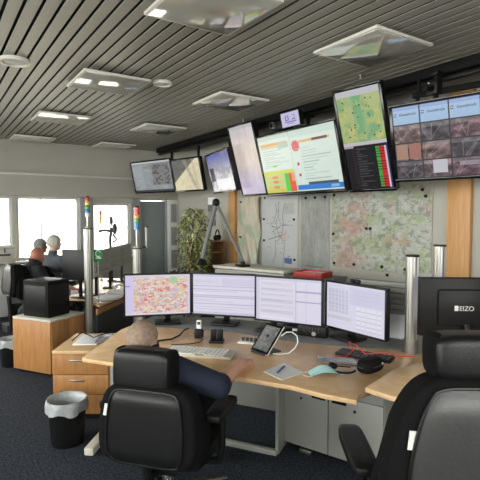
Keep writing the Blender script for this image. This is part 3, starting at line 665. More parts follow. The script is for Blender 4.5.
# ------------------------------------------------------------------ desk monitors
def lines_page(kind):
    A = blank(72, 112, (228, 224, 242))
    if kind == 0:
        rect(A, 0, 0, 1, .06, (206, 204, 226)); rect(A, .47, .08, 1, .26, (214, 208, 232)); rect(A, .02, .08, .45, .25, (220, 216, 236))
        for yv in (.28, .36, .52, .56, .72, .8): rect(A, 0, yv, 1, yv+.025, (196, 192, 216))
        for yv in (.16, .42, .62, .66, .86): rect(A, .03, yv, .3+.5*rng.random(), yv+.015, (190, 186, 206), .8)
        rect(A, .0, .44, .2, .5, (236, 234, 244)); rect(A, 0, .94, 1, 1, (204, 202, 222))
    else:
        rect(A, 0, 0, 1, .05, (208, 206, 226)); rect(A, .62, .06, .635, 1, (200, 196, 220)); rect(A, .78, .06, .79, 1, (204, 200, 222))
        for k in range(6): rect(A, .07, .10+.13*k, .58, .19+.13*k, ((222, 218, 232), (212, 210, 226))[k % 2]); rect(A, .09, .13+.13*k, .3+.2*rng.random(), .145+.13*k, (196, 190, 206))
        for yv in (.27, .5): rect(A, .62, yv, 1, yv+.03, (178, 174, 206))
        rect(A, 0, .06, .05, 1, (212, 210, 230)); rect(A, .07, .9, .58, .96, (236, 234, 246))
    return A
Ad1 = blank(84, 132, (236, 226, 222)); nz = vnoise(84, 132, 16, 2)
for c, cells, th, a_ in (((236, 214, 190), 14, .56, .8), ((220, 130, 120), 22, .63, .8), ((150, 196, 140), 18, .65, .8), ((200, 180, 220), 16, .66, .8), ((236, 206, 120), 20, .67, .8), ((206, 90, 90), 26, .69, .85)): mix(Ad1, (vnoise(84, 132, cells, 2) > th)*a_, c)
yy, xx = np.mgrid[0:84, 0:132]; mix(Ad1, (((xx-98)/9.)**2+((yy-10)/7.)**2 < 1)*.75, (120, 206, 130)); mix(Ad1, (((xx-100)/10.)**2+((yy-36)/9.)**2 < 1)*.45, (196, 176, 222))
for _ in range(46):
    x, y = .14+.8*rng.random(), .05+.85*rng.random(); an = rng.random()*PI; line(Ad1, [(x, y), (x+.06*math.cos(an), y+.07*math.sin(an))], ((210, 120, 110), (190, 150, 120), (160, 160, 150))[rng.integers(3)], 1, .8)
for x, y in ((.5, .34), (.52, .38), (.88, .25), (.9, .3), (.28, .6), (.35, .52), (.62, .86)): rect(Ad1, x, y, x+.06, y+.05, (216, 70, 66), .8)
Ad1[:] = Ad1*.72+np.array((238, 226, 226))/255*.28
rect(Ad1, 0, 0, .13, 1, (214, 206, 240)); rect(Ad1, 0, .26, .07, .28, (120, 110, 190)); rect(Ad1, .13, 0, 1, .045, (222, 214, 230)); rect(Ad1, 0, .97, 1, 1, (230, 224, 236)); rect(Ad1, .96, 0, 1, 1, (222, 214, 236))
Ad4 = blank(76, 112, (226, 224, 242)); rect(Ad4, .42, .05, 1, .42, (214, 212, 236)); rect(Ad4, 0, .72, .45, .8, (214, 210, 220))
for i in range(6):
    for j in range(6): rect(Ad4, .04+.062*i, .12+.09*j, .085+.062*i, .185+.09*j, (208, 208, 226)); rect(Ad4, .04+.062*i, .185+.09*j, .085+.062*i, .195+.09*j, (176, 176, 196))
for i in range(5):
    for j in range(5): rect(Ad4, .54+.085*i, .45+.10*j, .605+.085*i, .525+.10*j, (236, 236, 246)); rect(Ad4, .54+.085*i, .525+.1*j, .605+.085*i, .535+.1*j, (180, 180, 206))
for yv in (.12, .2, .28): rect(Ad4, .5, yv, .9, yv+.015, (196, 196, 222), .8)
def desk_monitor(label, loc, rz, arr, w=.56, h=.36, base_z=DZ, base=True, cat='monitor', group='desk monitors', casing='black_plastic', tilt=0., neck_dx=0., logo=None, scr=True, name='desk_monitor', neck_top=0.):
    t = T(name, label, cat, (loc[0], loc[1], base_z), rz, group)
    zc = loc[2]-base_z; bz = .014
    B('casing', (0, .022, zc), (w-.004, .034, h-.004), casing, t, bevel=.006)
    B('back_bulge', (0, .048, zc), (w*.62, .03, h*.62), casing, t, bevel=.012)
    for s_ in (-1, 1):
        B('bezel', (0, 0, zc+s_*(h/2-bz/2)), (w, .016, bz), casing, t, bevel=.003); B('bezel', (s_*(w/2-bz/2), 0, zc), (bz, .016, h-2*bz), casing, t, bevel=.003)
    if scr: painted('screen', arr, w-2*bz, h-2*bz, 'screen_desk', t, (0, -.002, zc))
    if base:
        n0 = MB().tube([(neck_dx, .075, .02), (neck_dx, .10, .06), (neck_dx, .085, zc-.06-neck_top), (neck_dx, .06, zc-neck_top)], [.03, .028, .026, .024], 10).build('neck', 'black_plastic', t)
        B('base', (neck_dx, .05, .011), (.22, .17, .018), 'black_plastic', t, bevel=.007)
    return t
desk_monitor('desk monitor with colourful city map, leftmost in the arc', (1.589, 3.631, .994), D2R(-21.8), Ad1, neck_dx=.08)
desk_monitor('desk monitor with pale wide rows, second from left in the arc', (2.027, 3.299, .997), D2R(-48.9), lines_page(0))
desk_monitor('desk monitor with pale form and right-hand column, third in the arc', (2.275, 2.765, 1.007), D2R(-61.6), lines_page(1), neck_dx=-.16)
m4 = desk_monitor('desk monitor with pale button grids, rightmost in the arc', (2.523, 2.321, .987), D2R(-88.4), Ad4, neck_dx=-.1)
t = T('webcam', 'small black webcam on top of the rightmost desk monitor', 'webcam', (2.54, 2.33, 1.168), D2R(-88.4))
MB().ell((0, 0, .016), (.045, .016, .014), .5, .6).build('body', 'black_plastic', t); MB().cyl((0, -.012, .016), (0, -.02, .016), .010).build('lens', 'black_gloss', t); B('clip', (0, .012, -.004), (.04, .03, .008), 'black_plastic', t)
# monitor on the wing desk, seen from behind
t = desk_monitor('black monitor seen from behind with white maker lettering', (2.766, 1.645, 1.088), D2R(-38+180), Ad4, w=.56, h=.365, base_z=.774, scr=True, group=None, neck_top=.10)
text('maker_lettering', 'EIZO', .040, 'white_plastic', t, (.052, .0645, 1.073-.774), (PI/2, 0, PI), 'LEFT')
B('maker_mark', (.068, .0645, 1.087-.774), (.022, .003, .032), 'white_plastic', t)

# masts behind the desk
def mast(label, loc, top, r=.042, collar=.12, light=None, name='aluminium_mast', group=None):
    t = T(name, label, 'mast', loc, 0, group); h_ = top-loc[2]
    mb = MB(); pr = []
    for i in range(32):
        a_ = 2*PI*i/32; rr = r*(.86 if i % 8 == 0 else 1); pr.append((rr*math.cos(a_), rr*math.sin(a_)))
    mb.prism(pr, .0, h_).build('column', 'aluminium', t, angle=25)
    MB().lathe([(r*.99, 0), (r*1.12, 0), (r*1.12, collar), (r*.99, collar)], 32).build('collar', 'aluminium', t)
    MB().cyl((0, 0, h_), (0, 0, h_+.012), r*1.02, n=32).build('cap', 'black_plastic', t)
    return t, h_
mast('thick silver mast standing on the main desk by the rightmost monitor', (2.66, 1.945, DZ), 1.382, collar=.09)
mast('thick silver mast behind the black monitor with lettering', (2.992, 1.966, .0), 1.437)
# slat rail panel behind the rightmost monitor
t = T('slat_panel', 'grey ribbed tool-rail panel between rightmost monitor and silver mast', 'panel', (2.98, 2.46, .0), D2R(-72))
for k in range(6): B('slat', (0, 0, .905+.042*k), (.46, .022, .036), 'steel_grey', t, bevel=.003)
B('back_sheet', (0, .016, 1.01), (.46, .006, .26), 'mid_grey', t); B('end_post', (.24, 0, 1.0), (.03, .035, .30), 'black_plastic', t, bevel=.004)
for s_ in (-1, 1): B('leg', (s_*.2, .03, .50), (.03, .03, 1.0), 'dark_grey', t)
o = B('note_sheet', (2.965, 2.29, .80), (.17, .004, .20), 'paper', rz=D2R(-60)); tag(o, 'white sheet of paper propped behind the rightmost monitor', 'paper')

# ------------------------------------------------------------------ things on the main desk
# keyboard
kc = Vector((1.472, 2.683, DZ)); ka_ = math.atan2(2.467-2.738, 1.548-1.292)
t = T('keyboard', 'white computer keyboard in front of the seated man', 'keyboard', tuple(kc), ka_)
B('case', (0, 0, .010), (.45, .17, .018), 'beige_plastic', t, bevel=.006)
kp = None
for r_ in range(6):
    nk = 15 if r_ != 0 else 9
    for c_ in range(nk):
        wk = .0245
        if r_ == 0 and c_ == 3: wk = .125
        x = -.209+.0268*c_ + (0 if r_ else (.05 if c_ == 3 else (.10 if c_ > 3 else 0)))
        if r_ == 0 and c_ > 3: x += .06
        y = -.066+.0262*r_+(.005 if r_ == 5 else 0)
        if wk < .1 and kp is not None: share(kp, 'key', t, (x, y, .023))
        else:
            o = B('key', (x, y, .023), (wk-.002, .0225, .010), 'white_plastic', t, bevel=.002, seg=1)
            if wk < .1: kp = o
# handset cradles
t = T('handset_cradle', 'black charging cradle with a white-topped handset', 'telephone', (1.665, 3.06, DZ), D2R(-40))
MB().ell((0, 0, .035), (.034, .03, .036), .4, .4).build('cradle', 'black_plastic', t); hs = B('handset', (0, .004, .085), (.038, .022, .10), 'white_plastic', t, bevel=.008); B('display', (0, -.012, .028), (.022, .003, .022), 'dark_grey', hs)
t = T('charging_dock', 'squat black charging dock behind the keyboard', 'dock', (1.715, 2.885, DZ), D2R(-40))
B('base', (0, 0, .010), (.105, .085, .02), 'black_plastic', t, bevel=.006)
for k in (-1, 1): B('charger_slot', (k*.024, .008, .055), (.040, .05, .075), 'black_plastic', t, bevel=.008)
# tablet on a stand
t = T('tablet', 'tilted tablet on a stand with white cable beside the hand', 'tablet', (1.806, 2.49, DZ), D2R(-85))
R = rotm(D2R(-42), 0, 0)
Atb = blank(64, 50, (112, 112, 114)); Atb += (vnoise(64, 50, 10, 2)[..., None]-.5)*.25
for k in range(12): rect(Atb, .1, .08+.07*k, .3+.6*rng.random(), .10+.07*k, (158, 158, 160), .7)
c0 = R @ Vector((0, 0, .105))+Vector((0, 0, .012))
o = MB().box((0, .005, 0), (.172, .010, .225)).build('casing', 'white_plastic', t, bevel=.004); o.data.transform(R.to_4x4()); o.location = c0
o2 = MB().box((0, -.0012, 0), (.168, .003, .221)).build('front_glass', 'black_gloss', t, bevel=.001); o2.data.transform(R.to_4x4()); o2.location = c0
o3 = painted('screen', Atb, .140, .185, 'print_gloss', t, (0, 0, 0)); o3.data.transform(Matrix.Translation((0, -.0035, 0))); o3.data.transform(R.to_4x4()); o3.location = c0
B('stand_foot', (0, .06, .006), (.13, .16, .012), 'dark_grey', t, bevel=.004); o = MB().tube([(0, .12, .01), (0, .075, .11)], .012, 8).build('stand_strut', 'dark_grey', t)
MB().tube([(1.89, 2.363, 0.872), (1.93, 2.362, 0.89), (1.969, 2.348, 0.891), (1.996, 2.329, 0.865), (1.993, 2.316, 0.828), (1.957, 2.302, 0.797), (1.95, 2.35, 0.755), (1.9, 2.38, 0.746), (1.87, 2.42, 0.746)], .0042, 8).build('charging_cable', 'white_cable')
tag(bpy.data.objects['charging_cable'], 'white charging cable looping up beside the tablet', 'cable')
# paper and pen
an = math.atan2(2.013-2.177, 1.611-1.608)
o = MB().prism([(1.608, 2.177), (1.809, 2.232), (1.795, 2.034), (1.611, 2.005)], DZ+.0005, DZ+.004).build('note_paper', 'paper'); tag(o, 'white sheet of paper under the blue pen', 'paper')
t = T('pen', 'blue ballpoint pen lying on the white paper', 'pen', (1.715, 2.14, DZ+.0095), math.atan2(2.177-2.101, 1.772-1.659))
MB().cyl((-.065, 0, 0), (.05, 0, 0), .0052, n=10).build('barrel', 'blue_ink', t); MB().cyl((.05, 0, 0), (.068, 0, 0), .0050, .001, n=10).build('tip', 'dark_grey', t); MB().cyl((-.075, 0, 0), (-.065, 0, 0), .0045, n=10).build('cap', 'blue_ink', t); B('clip', (-.045, 0, .006), (.035, .002, .002), 'chrome', t)
# face mask
mb = MB(); n_ = 14; vs = []; fs = []
for j in range(n_):
    for i in range(n_):
        u, v_ = i/(n_-1)-.5, j/(n_-1)-.5
        vs.append((u*.17, v_*.095, .004+.045*math.cos(u*PI)*math.cos(v_*2.2)+.003*math.sin(v_*38)))
for j in range(n_-1):
    for i in range(n_-1): fs.append((j*n_+i, j*n_+i+1, (j+1)*n_+i+1, (j+1)*n_+i))
t = T('face_mask', 'pale blue disposable face mask on the desk', 'face mask', (1.875, 1.955, DZ+.001), D2R(-25))
mb.add(vs, fs).build('cover', 'mask_blue', t)
for s_ in (-1, 1): MB().tube([(s_*.083, .04, .004), (s_*.115, .03, .006), (s_*.125, 0, .004), (s_*.115, -.03, .004), (s_*.083, -.04, .004)], .002, 6).build('ear_loop', 'white_cable', t)
# spectacle case / pouch and a coiled headset
t = T('zip_case', 'black rounded zip case lying near the right wing desk', 'case', (2.135, 1.835, DZ), D2R(5))
MB().ell((0, 0, .042), (.095, .05, .042), .6, .7).build('shell', 'black_matte', t); MB().tube([(.095*math.cos(a_)*1.005, .05*math.sin(a_)*1.01, .042) for a_ in np.linspace(0, 2*PI, 28, endpoint=False)], .003, 6, True).build('zip', 'dark_grey', t); B('badge', (.05, -.042, .05), (.02, .01, .012), 'white_plastic', t)
t = T('headset', 'black telephone headset beside the face mask', 'headset', (2.01, 1.93, DZ), D2R(110))
pts = [(.07*math.cos(a_), .07*math.sin(a_), .012) for a_ in np.linspace(.3, PI+.2, 14)]
MB().tube(pts, .007, 8).build('headband', 'black_plastic', t); MB().ell((.066, .0, .02), (.03, .026, .02)).build('ear_cup', 'leather', t); MB().tube([(.066, 0, .02), (.03, -.04, .012), (-.02, -.06, .010)], .004, 6).build('microphone_boom', 'black_plastic', t)
o = MB().ell((0, 0, .006), (.13, .06, .006), .5, .5, fn=lambda x, y, z: (x+.1*math.sin(7*y), y+.12*math.sin(5*x), z)).build('plastic_wrapper', 'clear_plastic', loc=(2.12, 2.08, DZ), rz=D2R(-50)); tag(o, 'clear plastic wrapper before the black keyboard', 'wrapper')
t = T('keyboard', 'slim black keyboard under the rightmost desk monitor', 'keyboard', (2.33, 2.05, DZ), D2R(-67))
B('case', (0, 0, .009), (.36, .12, .016), 'black_plastic', t, bevel=.004)
kp = None
for r_ in range(5):
    for c_ in range(13):
        if kp is None: kp = B('key', (-.156+.026*c_, -.044+.022*r_, .02), (.022, .018, .007), 'dark_grey', t, bevel=.0015, seg=1)
        else: share(kp, 'key', t, (-.156+.026*c_, -.044+.022*r_, .02))
MB().tube([(2.10, 2.13, .747), (2.22, 2.10, .752), (2.30, 2.12, .775), (2.345, 2.20, .80), (2.36, 2.15, .79), (2.30, 2.02, .772), (2.42, 1.97, .772), (2.52, 1.90, .75), (2.58, 1.87, .747)], .004, 8).build('red_cord', 'red_cable')
tag(bpy.data.objects['red_cord'], 'thin red cord tangled over the black keyboard', 'cable')
# power-socket block and desk phone at the back edge
t = T('socket_block', 'black multi-socket block behind the desk under the monitors', 'socket block', (2.42, 2.64, DZ-.004), D2R(-62))
B('housing', (0, 0, .043), (.23, .07, .085), 'black_plastic', t, bevel=.006)
for k in range(6): B('vent_rib', (-.055+.022*k, -.037, .055), (.006, .006, .04), 'dark_grey', t)
MB().cyl((.02, -.035, .028), (.02, -.042, .028), .016, n=14).build('button', 'steel_grey', t)
t = T('desk_phone', 'black desk phone with white plug under the middle monitors', 'telephone', (2.42, 2.87, DZ-.004), D2R(-50))
MB().ell((0, 0, .03), (.085, .07, .03), .5, .5).build('body', 'black_plastic', t); MB().ell((-.03, 0, .06), (.024, .08, .018), .6, .6).build('receiver', 'black_plastic', t); B('plug', (.03, -.06, .02), (.05, .03, .02), 'white_plastic', t, bevel=.004)
t = T('document_tray', 'white desk outlet tray behind the tablet', 'tray', (1.90, 2.74, DZ), D2R(-48))
B('base', (0, 0, .008), (.15, .10, .014), 'white_plastic', t, bevel=.004)
for k in range(4): B('plug', (-.045+.03*k, 0, .026), (.018, .03, .022), 'dark_grey', t, bevel=.003)
MB().tube([(1.36, 3.12, .75), (1.46, 3.10, .752), (1.56, 3.17, .752), (1.64, 3.26, .76), (1.70, 3.30, .76)], .007, 8).build('monitor_cable', 'black_plastic'); tag(bpy.data.objects['monitor_cable'], 'black cable lying on the desk beside the man\'s head', 'cable')
MB().tube([(1.40, 2.98, .748), (1.52, 2.93, .747), (1.60, 2.93, .747), (1.66, 2.99, .747), (1.665, 3.03, .755)], .004, 8).build('handset_cable', 'dark_grey'); tag(bpy.data.objects['handset_cable'], 'thin grey cable running from the handset cradle to the keyboard', 'cable')
t = T('mast_stub', 'short silver mast foot behind the city-map monitor', 'mast', (1.50, 3.78, DZ-.004))
MB().cyl((0, 0, 0), (0, 0, .09), .034, n=24).build('column', 'aluminium', t); MB().cyl((0, 0, .09), (0, 0, .1), .036, n=24).build('cap', 'steel_grey', t)

# ------------------------------------------------------------------ wooden pedestals and baskets
def pedestal(label, loc, rz, w_, d_, h_, nd, top='beech'):
    t = T('drawer_pedestal', label, 'pedestal', loc, rz)
    B('carcass', (w_/2, d_/2, h_/2+.02), (w_, d_-.02, h_-.06), 'beech', t, bevel=.002)
    B('top', (w_/2, d_/2, h_-.0125), (w_, d_, .025), top, t, bevel=.003)
    B('plinth', (w_/2, d_/2+.01, .025), (w_-.04, d_-.06, .05), 'black_matte', t)
    hh = (h_-.085)/nd
    for k in range(nd):
        dr = B('drawer', (w_/2, .002, .055+hh*(k+.5)), (w_-.02, .018, hh-.006), 'beech', t, bevel=.002)
        B('handle', (-.03, -.018, hh*.5-.045), (.11, .016, .012), 'aluminium', dr, bevel=.003)
    return t
pedestal('beech drawer pedestal beside the wastebasket and the seated man', (.80, 3.93, 0), D2R(-33.5), .46, .56, .57, 3, 'desk_wood')
for k, (x, y, a_, m, lb) in enumerate(((1.14, 4.08, .2, 'paper', 'white folder lying on the beech drawer pedestal'), (1.30, 4.02, .5, 'clear_plastic', 'clear plastic sleeve on the beech drawer pedestal'))):
    o = B(('document_folder', 'plastic_sleeve')[k], (x, y, .576+.0095*k), (.20, .30, .008), m, bevel=.002, rz=D2R(-33)+a_*.2); tag(o, lb, ('folder', 'sleeve')[k])
MB().tube([(1.00, 4.10, .585), (1.10, 4.14, .64), (1.17, 4.05, .60), (1.24, 4.10, .602), (1.34, 4.12, .604)], .005, 8).build('tangled_cable', 'black_plastic'); tag(bpy.data.objects['tangled_cable'], 'black cable tangled on top of the beech pedestal', 'cable')
def basket(label, loc, r, h_, rim=1.0):
    t = T('wastebasket', label, 'wastebasket', loc, 0, 'black wastebaskets')
    MB().lathe([(.001, 0), (r*.84, 0), (r*.86, .01), (r, h_), (r*.975, h_), (r*.83, .02), (.001, .018)], 36).build('bin', 'black_plastic', t)
    mb = MB(); n_ = 48; vs = []; fs = []; ring = [(r*.76, h_-.11), (r*.86, h_-.03), (r*.92, h_+.006), (r*1.0, h_+.012), (r*1.05, h_+.012), (r*1.085, h_-.02), (r*1.07, h_-.075)]
    for j, (rr, z) in enumerate(ring):
        for i in range(n_):
            a_ = 2*PI*i/n_; wv = (.006*math.sin(7*a_+j)+.004*math.sin(17*a_+2*j))*(.35 if j < 5 else 1); zz = z + (.012*math.sin(5*a_) if j == 6 else 0)
            vs.append(((rr+wv)*math.cos(a_), (rr+wv)*math.sin(a_), zz))
    for j in range(len(ring)-1):
        for i in range(n_): fs.append((j*n_+i, j*n_+(i+1) % n_, (j+1)*n_+(i+1) % n_, (j+1)*n_+i))
    mb.add(vs, fs).build('liner', 'bag_liner', t, angle=80); return t
basket('black wastebasket with pale liner bag beside the seated man', (.810, 3.50, 0), .135, .315)
basket('black wastebasket with pale liner bag by the far wooden cabinet', (.735, 5.68, 0), .12, .29)

# ------------------------------------------------------------------ far workstation on the left
u = Vector((.845, .535, 0)); vv = Vector((-.535, .845, 0)); ua = math.atan2(u.y, u.x)
t = T('wooden_cabinet', 'low wooden cabinet under the black box at the far workstation', 'cabinet', (1.013, 5.0, 0), ua)
B('carcass', (.235, .265, .30), (.47, .53, .53), 'beech', t, bevel=.003); B('top', (.235, .265, .578), (.48, .54, .024), 'beige_plastic', t, bevel=.003); B('plinth', (.235, .265, .02), (.42, .47, .04), 'black_matte', t)
B('side_panel', (-.004, .265, .30), (.012, .53, .53), 'beech', t, bevel=.002); B('door', (.117, -.004, .30), (.225, .014, .52), 'beech', t, bevel=.002); B('door', (.352, -.004, .30), (.225, .014, .52), 'beech', t, bevel=.002)
t = T('black_box', 'black equipment box standing on the low wooden cabinet', 'box', tuple(Vector((1.013, 5.0, .591))+u*.21+vv*.27), ua)
B('case', (0, 0, .185), (.30, .36, .37), 'black_matte', t, bevel=.01)
for s_ in (-1, 1): B('side_seam', (s_*.152, 0, .18), (.006, .30, .30), 'black_plastic', t, bevel=.002)
B('lid', (0, 0, .375), (.29, .35, .012), 'black_plastic', t, bevel=.004); B('front_panel', (0, -.182, .18), (.26, .008, .31), 'black_plastic', t, bevel=.003)
DZ2 = .68
t = T('far_desk', 'wooden desk of the far workstation with grey rear panel', 'desk', (0, 0, 0))
MB().prism([(1.535, 5.08), (2.95, 6.66), (2.20, 7.34), (1.28, 6.22), (1.34, 5.72), (1.52, 5.55)], DZ2-.028, DZ2).build('desktop', 'desk_wood', t, bevel=.003)
pa = math.atan2(1.60, 1.45); B('rear_panel', (2.17, 5.90, .37), (1.9, .025, .52), 'dark_grey', t, bevel=.003, rz=pa)
B('rear_edge', (2.20, 5.865, .60), (2.05, .02, .06), 'beech', t, bevel=.003, rz=pa)
for x, y in ((1.62, 5.40), (2.75, 6.62), (2.15, 7.15), (1.5, 6.2)): B('leg', (x, y, .326), (.06, .06, .652), 'dark_grey', t, bevel=.004)
def plain_monitor(label, p0, p1, z0, z1, casing, ribs=0, front=None):
    p0, p1 = Vector(p0), Vector(p1); c = (p0+p1)/2; d_ = p1-p0; rz = math.atan2(d_.y, d_.x)
    t = T('far_monitor', label, 'monitor', (c.x, c.y, DZ2), rz, 'far workstation monitors'); W, Hh = d_.length, z1-z0; zc = (z0+z1)/2-DZ2
    B('casing', (0, 0, zc), (W, .03, Hh), casing, t, bevel=.008)
    for k in range(ribs): B('rib', (0, -.02, zc-Hh/2+Hh*(k+.5)/ribs), (W-.03, .014, Hh/ribs*.72), casing, t, bevel=.004)
    painted('screen', lines_page(0)[::3, ::3], W-.03, Hh-.03, 'screen_desk', t, (0, .0165, zc)).rotation_euler = (0, 0, PI)
    MB().tube([(0, .06, .01), (0, .06, zc*.5), (0, .025, zc)], .02, 8).build('neck', 'black_plastic', t); B('base', (0, .06, .009), (.18, .16, .016), 'black_plastic', t, bevel=.006)
plain_monitor('black monitor back in front of the bald man', (1.325, 5.80), (1.56, 5.46), .90, 1.255, 'black_plastic')
q0, q1 = Vector((1.58, 5.45)), Vector((2.59, 6.96))
for k, lb in enumerate(('grey ribbed monitor back nearest the silver mast with tower light', 'grey ribbed monitor back in the middle of the far row', 'grey ribbed monitor back farthest in the far row')):
    plain_monitor(lb, tuple(q0+(q1-q0)*(k/3+.006)), tuple(q0+(q1-q0)*((k+1)/3-.006)), .935, 1.237, 'steel_grey', 5)
def tower_light(label, loc, segs, r=.030, sh=.055, pole=.14, group='tower lights'):
    t = T('tower_light', label, 'signal light', loc, 0, group)
    MB().cyl((0, 0, 0), (0, 0, .02), r*1.2, n=20).build('base', 'steel_grey', t); MB().cyl((0, 0, .02), (0, 0, pole), r*.42, n=12).build('pole', 'aluminium', t)
    z = pole
    for c in segs: MB().lathe([(.001, 0), (r, .002), (r, sh-.004), (r*.95, sh-.002), (.001, sh)], 20, (0, 0, z)).build('lens', 'lens_'+c, t); z += sh
    MB().lathe([(.001, 0), (r*.9, 0), (r*.7, .015), (.001, .02)], 16, (0, 0, z)).build('cap', 'dark_grey', t)
mt, hh = mast('silver mast of the far workstation near the bald man', (1.458, 5.20, 0), 1.505, r=.046)
tower_light('slim tower light with red, orange and blue lenses on the left mast', (1.458, 5.20, 1.517), ('clear', 'blue', 'green', 'yellow', 'red'), .026, .042, .125)
mast('silver mast of the far workstation above the city-map monitor', (1.985, 5.11, 0), 1.275, r=.05)
tower_light('stacked tower light with bright blue and red lenses on the right mast', (1.985, 5.11, 1.287), ('blue', 'blue', 'green', 'orange', 'red', 'red'), .034, .043, .205)
t = T('mast_bracket', 'small grey cable bracket on the right far mast', 'bracket', (2.075, 5.055, 1.287))
B('plate', (0, 0, .12), (.012, .05, .24), 'steel_grey', t, bevel=.003); B('arm', (-.02, .01, .01), (.05, .03, .02), 'dark_grey', t, bevel=.003)
B('hook', (0, -.01, .24), (.03, .05, .014), 'dark_grey', t, bevel=.003)
t = T('sign_on_rod', 'small green sign on a thin upright rod', 'sign', (1.562, 5.19, DZ2))
MB().cyl((0, 0, 0), (0, 0, .48), .005, n=8).build('rod', 'aluminium', t); MB().cyl((0, 0, 0), (0, 0, .012), .04, n=20).build('foot', 'steel_grey', t)
sg = B('panel', (0, -.006, .535), (.10, .008, .135), 'sign_green', t, bevel=.003, rz=-YAW); MB().tube([(.028*math.cos(a_), -.006, .02+.034*math.sin(a_)) for a_ in np.linspace(.4, 5.4, 14)], .005, 6).build('symbol', 'sign_white', sg); B('symbol_bar', (0, -.005, -.028), (.06, .003, .010), 'sign_white', sg)
t = T('boom_microphone', 'dark jointed microphone stand silhouetted against the window', 'microphone', (2.27, 6.87, DZ2))
MB().cyl((0, 0, 0), (0, 0, .02), .07, n=20).build('foot', 'black_plastic', t); MB().tube([(0, 0, .02), (-.02, 0, .62), (.0, .0, .80)], .022, 8).build('upright', 'dark_grey', t)
MB().tube([(.02, 0, .74), (-.09, .06, .76), (-.16, .10, .74)], .019, 8).build('boom', 'dark_grey', t); MB().ell((0, 0, .90), (.028, .028, .070)).build('microphone_head', 'dark_grey', t); MB().ell((.045, -.02, .78), (.036, .036, .085)).build('shock_mount', 'dark_grey', t); MB().tube([(.02, 0, .70), (.07, -.03, .62), (.02, 0, .58)], .016, 6).build('strut', 'dark_grey', t)
tower_light('thin distant tower light left of the microphone stand', (2.16, 7.02, DZ2), ('clear', 'yellow', 'orange', 'red'), .018, .06, .80)
t = T('drinking_glass', 'clear water glass on the far desk beside the mast', 'glass', (1.40, 5.90, DZ2)); MB().lathe([(.001, .004), (.028, .004), (.034, .12), (.036, .12), (.030, 0), (.001, 0)], 20).build('glass', 'window_glass', t); MB().cyl((0, 0, .005), (0, 0, .07), .027).build('water', 'clear_plastic', t)
for k, (x, y, lb) in enumerate(((1.73, 5.46, 'white paper pile on the far desk behind the green sign'), (2.02, 5.80, 'white paper pile on the far desk behind the right mast'), (1.52, 6.15, 'white paper pile on the far desk before the bald man'))):
    t = T('paper_pile', lb, 'papers', (x, y, DZ2), .4*k, 'papers on the far desk')
    for j in range(3): B('sheet', (.01*j, -.008*j, .004+.008*j), (.21, .29, .007), 'paper', t, rz=.25*j)
t = T('white_headset', 'pale headset lying on papers under the grey monitors', 'headset', (2.02, 5.80, DZ2+.025)); MB().tube([(.075*math.cos(a_), .075*math.sin(a_), .012+.05*abs(math.sin(a_))) for a_ in np.linspace(0, PI, 12)], .009, 8).build('headband', 'white_plastic', t)
for s_ in (-1, 1): MB().ell((s_*.075, 0, .03), (.02, .035, .03)).build('ear_cup', 'white_plastic', t)
# sideboard with printer by the window
t = T('window_sideboard', 'low white sideboard with printer by the far window', 'sideboard', (.56, 8.50, 0)); B('body', (0, 0, .44), (1.05, .44, .80), 'white_paint', t, bevel=.004); B('top', (0, 0, .855), (1.08, .47, .025), 'white_paint', t, bevel=.003); B('plinth', (0, .01, .02), (1.0, .4, .04), 'dark_grey', t)
for k in range(2): dr = B('door', (-.26+.52*k, -.226, .44), (.51, .014, .76), 'white_paint', t, bevel=.003); B('handle', (.2 if k == 0 else -.2, -.014, .2), (.015, .014, .12), 'aluminium', dr, bevel=.003)
t = T('printer', 'pale grey office printer on the white sideboard by the window', 'printer', (.90, 8.40, .868)); B('body', (0, 0, .15), (.50, .40, .24), 'beige_plastic', t, bevel=.015); B('scanner_lid', (0, 0, .295), (.49, .39, .045), 'white_plastic', t, bevel=.012); B('output_slot', (0, -.205, .17), (.36, .012, .03), 'dark_grey', t); tr = B('paper_tray', (0, -.203, .07), (.44, .012, .09), 'beige_plastic', t, bevel=.003); B('control_panel', (-.14, -.21, .25), (.14, .02, .05), 'dark_grey', t, bevel=.004); B('side_slot', (.10, -.206, .235), (.02, .006, .07), 'dark_grey', t)
t = T('floor_box', 'low dark grey box on the carpet behind the far basket', 'box', (1.05, 7.42, 0), .2); B('body', (0, 0, .05), (.36, .20, .10), 'dark_grey', t, bevel=.008); B('lid', (0, 0, .104), (.37, .21, .012), 'mid_grey', t, bevel=.003)

